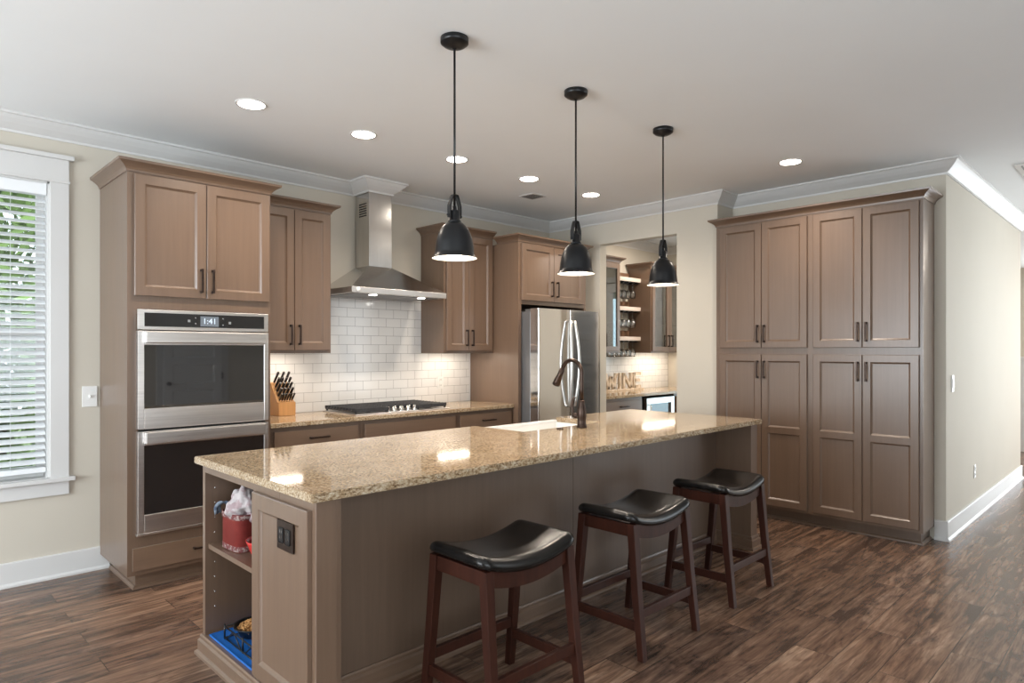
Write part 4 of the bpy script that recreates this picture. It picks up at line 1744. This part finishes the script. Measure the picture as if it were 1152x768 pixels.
# ceiling vents
t = thing('ceiling_vent', 'small square grey ceiling vent near the back row of lights', 'vent', (4.37, 4.15, H))
b = MB()
b.box(4.28, 4.46, 4.06, 4.24, H - 0.008, H - 0.0005, 0.003)
b.build('frame', M['trim'], t)
b = MB()
for k in range(7):
    y = 4.085 + k * 0.021
    b.box(4.30, 4.44, y, y + 0.012, H - 0.010, H - 0.0075)
b.build('louvers', M['fridgeside'], t)
t = thing('return_grille', 'white ceiling return air grille at the right edge of the photo', 'vent', (6.75, 0.65, H))
b = MB()
b.box(6.25, 7.05, 0.40, 0.86, H - 0.012, H - 0.0005, 0.003)
b.build('frame', M['trim'], t)
b = MB()
for k in range(16):
    y = 0.435 + k * 0.025
    b.box(6.30, 7.0, y, y + 0.012, H - 0.016, H - 0.011)
b.build('louvers', M['fridgeside'], t)

# ------------------------------------------------------------------ pantry wall
PF = 5.45
mpP = mX(PF)
t = thing('pantry_cabinet', 'floor to ceiling taupe pantry cabinet with eight doors', 'cabinet', (5.6, 2.08, 0))
b = MB()
b.box(PF, PX - 0.004, 1.275, 2.895, 0.098, 2.545)
b.build('cabinet_body', M['cab'], t)
b = MB()
b.box(PF + 0.07, PX - 0.004, 1.305, 2.89, 0, 0.098)
b.sweep([(PF + 0.07, 2.89), (PF + 0.07, 1.305), (PX - 0.02, 1.305)], [(0, 0), (0.018, 0), (0.016, 0.012), (0.006, 0.02), (0, 0.02)], -1)
b.build('toe_kick', M['cabshade'], t)
dy = ((2.853, 2.474, 2.501), (2.470, 2.092, 2.443), (2.045, 1.679, 1.707), (1.675, 1.297, 1.648))
for a1, a0, hs in dy:
    d = MB()
    d.panel_door(mpP, a0, a1, 1.452, 2.520)
    o = d.build('door', M['cab'], t)
    pull(mpP, hs, 1.572, o, 0.02)
for a1, a0, hs in dy:
    d = MB()
    d.panel_door(mpP, a0, a1, 0.122, 1.396, panels=[(0.177, 0.735), (0.785, 1.341)])
    o = d.build('door', M['cab'], t)
    pull(mpP, hs, 1.268, o, 0.02)
cab_crown(t, [(EX - 0.003, 2.895), (PF, 2.895), (PF, 1.275), (PX - 0.004, 1.275)], 2.535)

# ------------------------------------------------------------------ wall plates
t = thing('light_switch', 'white toggle switch plate on the wall between window and oven tower', 'switch', (1.030, WY, 1.13))
b = MB()
mpW = mY(WY)
b.box(0.988, 1.073, 0.0005, 0.007, 1.064, 1.198, 0.002, mpW)
b.build('cover_plate', M['plastic'], t)
b = MB()
b.box(1.026, 1.036, 0.006, 0.018, 1.122, 1.140, 0.002, mpW)
b.build('toggle', M['white'], t)
t = thing('smart_switch', 'white rocker switch plate on the hall wall beside the pantry', 'switch', (5.95, HY, 1.14))
mpH = mY(HY)
b = MB()
b.box(5.92, 5.99, 0.0005, 0.008, 1.11, 1.24, 0.002, mpH)
b.build('cover_plate', M['plastic'], t)
b = MB()
b.box(5.937, 5.973, 0.007, 0.012, 1.14, 1.21, 0.002, mpH)
b.build('rocker', M['white'], t)


def duplex(label, mp, s, z, loc):
    t = thing('outlet', label, 'outlet', loc)
    b = MB()
    b.box(s - 0.035, s + 0.035, 0.0005, 0.006, z - 0.057, z + 0.057, 0.002, mp)
    b.build('cover_plate', M['plastic'], t)
    for e in (-1, 1):
        b = MB()
        b.box(s - 0.016, s + 0.016, 0.0055, 0.009, z + e * 0.026 - 0.017, z + e * 0.026 + 0.017, 0.004, mp)
        o = b.build('receptacle', M['white'], t)
        b = MB()
        b.box(s - 0.008, s - 0.005, 0.0085, 0.0095, z + e * 0.026 - 0.006, z + e * 0.026 + 0.006, 0, mp)
        b.box(s + 0.005, s + 0.008, 0.0085, 0.0095, z + e * 0.026 - 0.006, z + e * 0.026 + 0.006, 0, mp)
        b.build('slots', M['dark'], o)
    return t


duplex('white outlet low on the hall wall above the baseboard', mpH, 6.76, 0.395, (6.76, HY, 0.395))
duplex('white outlet in the tile backsplash right of the cooktop', mY(WY - 0.014), 3.907, 1.123, (3.907, WY - 0.014, 1.123))
duplex('white outlet on the passage end wall beside the wine sign counter', mX(7.93), 4.62, 1.17, (7.93, 4.62, 1.17))

# ------------------------------------------------------------------ passage beyond the opening
t = thing('base_cabinet', 'taupe base cabinet with a drawer under the wine sign counter', 'cabinet', (6.0, 4.64, 0))
b = MB()
b.box(5.592, 6.415, 4.345, WY - 0.002, 0.10, 0.897)
b.build('cabinet_body', M['cab'], t)
b = MB()
b.box(5.592, 6.415, 4.41, WY - 0.002, 0, 0.10)
b.build('toe_kick', M['cabh'], t)
mpQ = mY(4.345)
d = MB()
d.panel_door(mpQ, 5.62, 6.39, 0.705, 0.862, fw=0.0, panels=[(0.705, 0.862)], bv=0.0001, dp=0.0001)
o = d.build('drawer', M['cabh'], t)
pull(mpQ, 6.03, 0.80, o, 0.02, vert=False)
for s0, s1 in ((5.62, 6.003), (6.007, 6.39)):
    d = MB()
    d.panel_door(mpQ, s0, s1, 0.13, 0.69)
    o = d.build('door', M['cab'], t)
    pull(mpQ, 6.005 - math.copysign(0.035, 6.005 - (s0 + s1) / 2) * -1, 0.6, o, 0.02)
t = thing('wine_fridge', 'under-counter wine cooler with a steel framed glass door in the passage', 'wine cooler', (6.8, 4.64, 0))
b = MB()
b.box(6.49, 7.10, 4.37, WY - 0.01, 0.02, 0.875)
b.build('cooler_body', M['dark'], t)
b = MB()
b.panel_door(mY(4.37), 6.495, 7.095, 0.12, 0.868, th=0.04, fw=0.07, glassy=True)
o = b.build('cooler_door', M['steel'], t)
b = MB()
b.box(6.555, 7.035, 0.012, 0.018, 0.185, 0.80, 0, mY(4.37))
b.build('door_glass', M['ovenglass'], o)
b = MB()
b.tube([(6.53, 4.33, 0.30), (6.53, 4.295, 0.31), (6.53, 4.295, 0.78), (6.53, 4.33, 0.79)], 0.008, 10)
b.build('handle', M['chrome'], o)
b = MB()
b.box(7.11, 7.90, 4.345, WY - 0.002, 0.10, 0.897)
b.box(7.11, 7.90, 4.41, WY - 0.002, 0.0, 0.10)
t = thing('base_cabinet', 'taupe base cabinet at the far end beyond the wine cooler', 'cabinet', (7.5, 4.64, 0))
b.build('cabinet_body', M['cab'], t)
d = MB()
d.panel_door(mpQ, 7.14, 7.87, 0.13, 0.862)
o = d.build('door', M['cab'], t)
pull(mpQ, 7.19, 0.75, o, 0.02)
b = MB()
b.box(5.59, 7.926, 4.315, WY - 0.012, 0.897, 0.930, 0.004)
tag(b.build('countertop', M['gran']), 'granite countertop seen through the passage opening under the wine glasses', 'countertop')
b = MB()
b.box(5.59, 7.926, WY - 0.012, WY - 0.001, 0.930, 1.41)
tag(b.build('backsplash', M['tile'], org=(0, 0, 0.93)), 'white tile backsplash behind the wine sign in the passage', 'backsplash')


def glass_cab(label, x0, x1, z0, z1, splits, path):
    t = thing('glass_cabinet', label, 'cabinet', ((x0 + x1) / 2, 4.77, z0))
    b = MB()
    yb = WY - 0.014
    b.box(x0, x0 + 0.02, UY, yb, z0, z1)
    b.box(x1 - 0.02, x1, UY, yb, z0, z1)
    b.box(x0 + 0.02, x1 - 0.02, UY, yb, z0 + 0.02, z0 + 0.04)
    b.box(x0 + 0.02, x1 - 0.02, UY, yb, z1 - 0.03, z1)
    b.box(x0 + 0.02, x1 - 0.02, yb - 0.01, yb, z0 + 0.04, z1 - 0.03)
    b.box(x0 + 0.02, x1 - 0.02, UY, UY + 0.02, z0, z0 + 0.02)
    b.build('cabinet_body', M['cab'], t)
    b = MB()
    for k in (1, 2):
        zz = z0 + (z1 - z0) * k / 3
        b.box(x0 + 0.02, x1 - 0.02, UY + 0.03, yb - 0.01, zz, zz + 0.012)
    b.build('shelf', M['cab'], t)
    for s0, s1, hs in splits:
        d = MB()
        d.panel_door(mpU, s0, s1, z0 + 0.022, z1 - 0.012, fw=0.055, glassy=True)
        o = d.build('door', M['cab'], t)
        d = MB()
        d.box(s0 + 0.052, s1 - 0.052, 0.006, 0.010, z0 + 0.074, z1 - 0.064, 0, mpU)
        d.build('glass_pane', M['glass'], o)
        pull(mpU, hs, z0 + 0.15, o, 0.02)
    cab_crown(t, path, z1)
    return t


glass_cab('glass door wall cabinet at the left of the passage opening', 5.64, 6.331, 1.40, 2.455,
          ((5.66, 5.984, 5.955), (5.988, 6.315, 6.020)), [(5.64, UY), (6.331, UY), (6.331, WY - 0.014)])
glass_cab('glass door wall cabinet right of the hanging wine glasses', 6.985, 7.79, 1.40, 2.465,
          ((7.005, 7.385, 7.35), (7.389, 7.77, 7.425)), [(6.985, WY - 0.014), (6.985, UY), (7.79, UY), (7.79, WY - 0.014)])
under_light('glowing light strip under the glass cabinet in the passage', 7.02, 7.76, 4.74, 1.418, UNDER_POWER * 1.7)


def make_shelf(z, lab):
    t = thing('floating_shelf', lab, 'shelf', (6.66, 4.84, z), 'floating shelves in the passage')
    b = MB()
    b.box(6.334, 6.982, 4.745, WY - 0.001, z - 0.005, z + 0.045, 0.002)
    b.build('shelf_board', M['shelfw'], t)
    b = MB()
    b.box(6.334, 6.982, WY - 0.026, WY - 0.002, z + 0.045, z + 0.125, 0.002)
    b.build('back_board', M['brownw'], t)
    b = MB()
    for k in range(7):
        x = 6.37 + k * 0.096
        b.box(x - 0.012, x + 0.012, 4.77, 4.93, z - 0.022, z - 0.018)
        b.box(x - 0.003, x + 0.003, 4.775, 4.925, z - 0.019, z)
    b.build('stemware_rack', M['black'], t)


for z, lab in ((2.292, 'topmost of the three floating shelves above the wine sign'), (1.928, 'middle one of the three floating shelves above the wine sign'),
               (1.556, 'lowest of the three floating shelves above the wine sign')):
    make_shelf(z, lab)


def make_wineglass():
    b = MB()
    # hangs upside down; local z=0 at the foot rim (top), bowl below
    prof = [(0.001, 0.004), (0.030, 0.001), (0.032, -0.001), (0.012, -0.006), (0.0042, -0.014), (0.0038, -0.085), (0.010, -0.093), (0.028, -0.105), (0.037, -0.130), (0.036, -0.160),
            (0.030, -0.195), (0.0285, -0.195), (0.0345, -0.160), (0.0355, -0.130), (0.026, -0.107), (0.001, -0.098)]
    b.lathe(prof, (0, 0, 0), 24)
    o = b.build('wine_glass', M['crystal'], org=(0, 0, 0), smooth=True)
    return o


wg0 = None
for z, row in ((2.292, 'topmost'), (1.928, 'middle'), (1.556, 'lowest')):
    for k in range(6):
        for yy in (4.81, 4.89):
            o = make_wineglass() if wg0 is None else wg0.copy()
            if wg0 is None:
                wg0 = o
            else:
                COL.objects.link(o)
            o.location = (6.418 + k * 0.096, yy, z - 0.013)
            tag(o, 'clear stemmed wine glass hanging upside down under the %s floating shelf' % row, 'wine glass', 'wine glasses under the %s shelf' % row)
# tumblers in the right glass cabinet
tb0 = None
for zz in (1.44, 1.40 + 1.065 / 3 + 0.012, 1.40 + 2.13 / 3 + 0.012):
    for k in range(6):
        if tb0 is None:
            b = MB()
            b.lathe([(0.001, 0), (0.030, 0), (0.036, 0.11), (0.0345, 0.11), (0.028, 0.008), (0.001, 0.008)], (0, 0, 0), 20)
            o = tb0 = b.build('tumbler', M['crystal'], org=(0, 0, 0), smooth=True)
        else:
            o = tb0.copy()
            COL.objects.link(o)
        o.location = (7.08 + k * 0.115, 4.80, zz + 0.0005)
        tag(o, 'clear tumbler on a shelf behind the doors of the right glass cabinet', 'tumbler', 'tumblers in the glass cabinet')

# standing letters
t = thing('wine_sign', 'weathered wooden standing letters spelling WINE on the passage counter', 'sign', (6.75, 4.82, 0.930))
b = MB()
b.box(6.28, 7.13, 4.80, 4.86, 0.930, 0.950, 0.003)
b.build('base_board', M['weather'], t)


def strokes(b, segs, x, w, h, th, z0):
    for (p, q), (p2, q2) in segs:
        A, B = Vector((x + p * w, z0 + q * h)), Vector((x + p2 * w, z0 + q2 * h))
        d_ = (B - A).normalized()
        n_ = Vector((-d_.y, d_.x)) * th / 2
        e_ = d_ * 0.0
        poly = [A - n_ - e_, A + n_ - e_, B + n_ + e_, B - n_ + e_]
        b.hexa([(p_.x, 4.815, p_.y) for p_ in poly], [(p_.x, 4.845, p_.y) for p_ in poly])


LET = {'W': ([((0.08, 0.98), (0.28, 0.02)), ((0.28, 0.02), (0.5, 0.8)), ((0.5, 0.8), (0.72, 0.02)), ((0.72, 0.02), (0.92, 0.98))], 0.25),
       'I': ([((0.5, 0.0), (0.5, 1.0))], 0.06),
       'N': ([((0.12, 0), (0.12, 1)), ((0.12, 0.95), (0.88, 0.05)), ((0.88, 0), (0.88, 1))], 0.20),
       'E': ([((0.14, 0), (0.14, 1)), ((0.1, 0.91), (1.0, 0.91)), ((0.1, 0.5), (0.85, 0.5)), ((0.1, 0.09), (1.0, 0.09))], 0.16)}
x = 6.34
for ch in 'WINE':
    segs, w = LET[ch]
    b = MB()
    strokes(b, segs, x, w, 0.200, 0.038, 0.950)
    o = b.build('letter', M['weather'], t, rec=True)
    o['label'] = 'wooden letter ' + ch
    x += w + 0.028
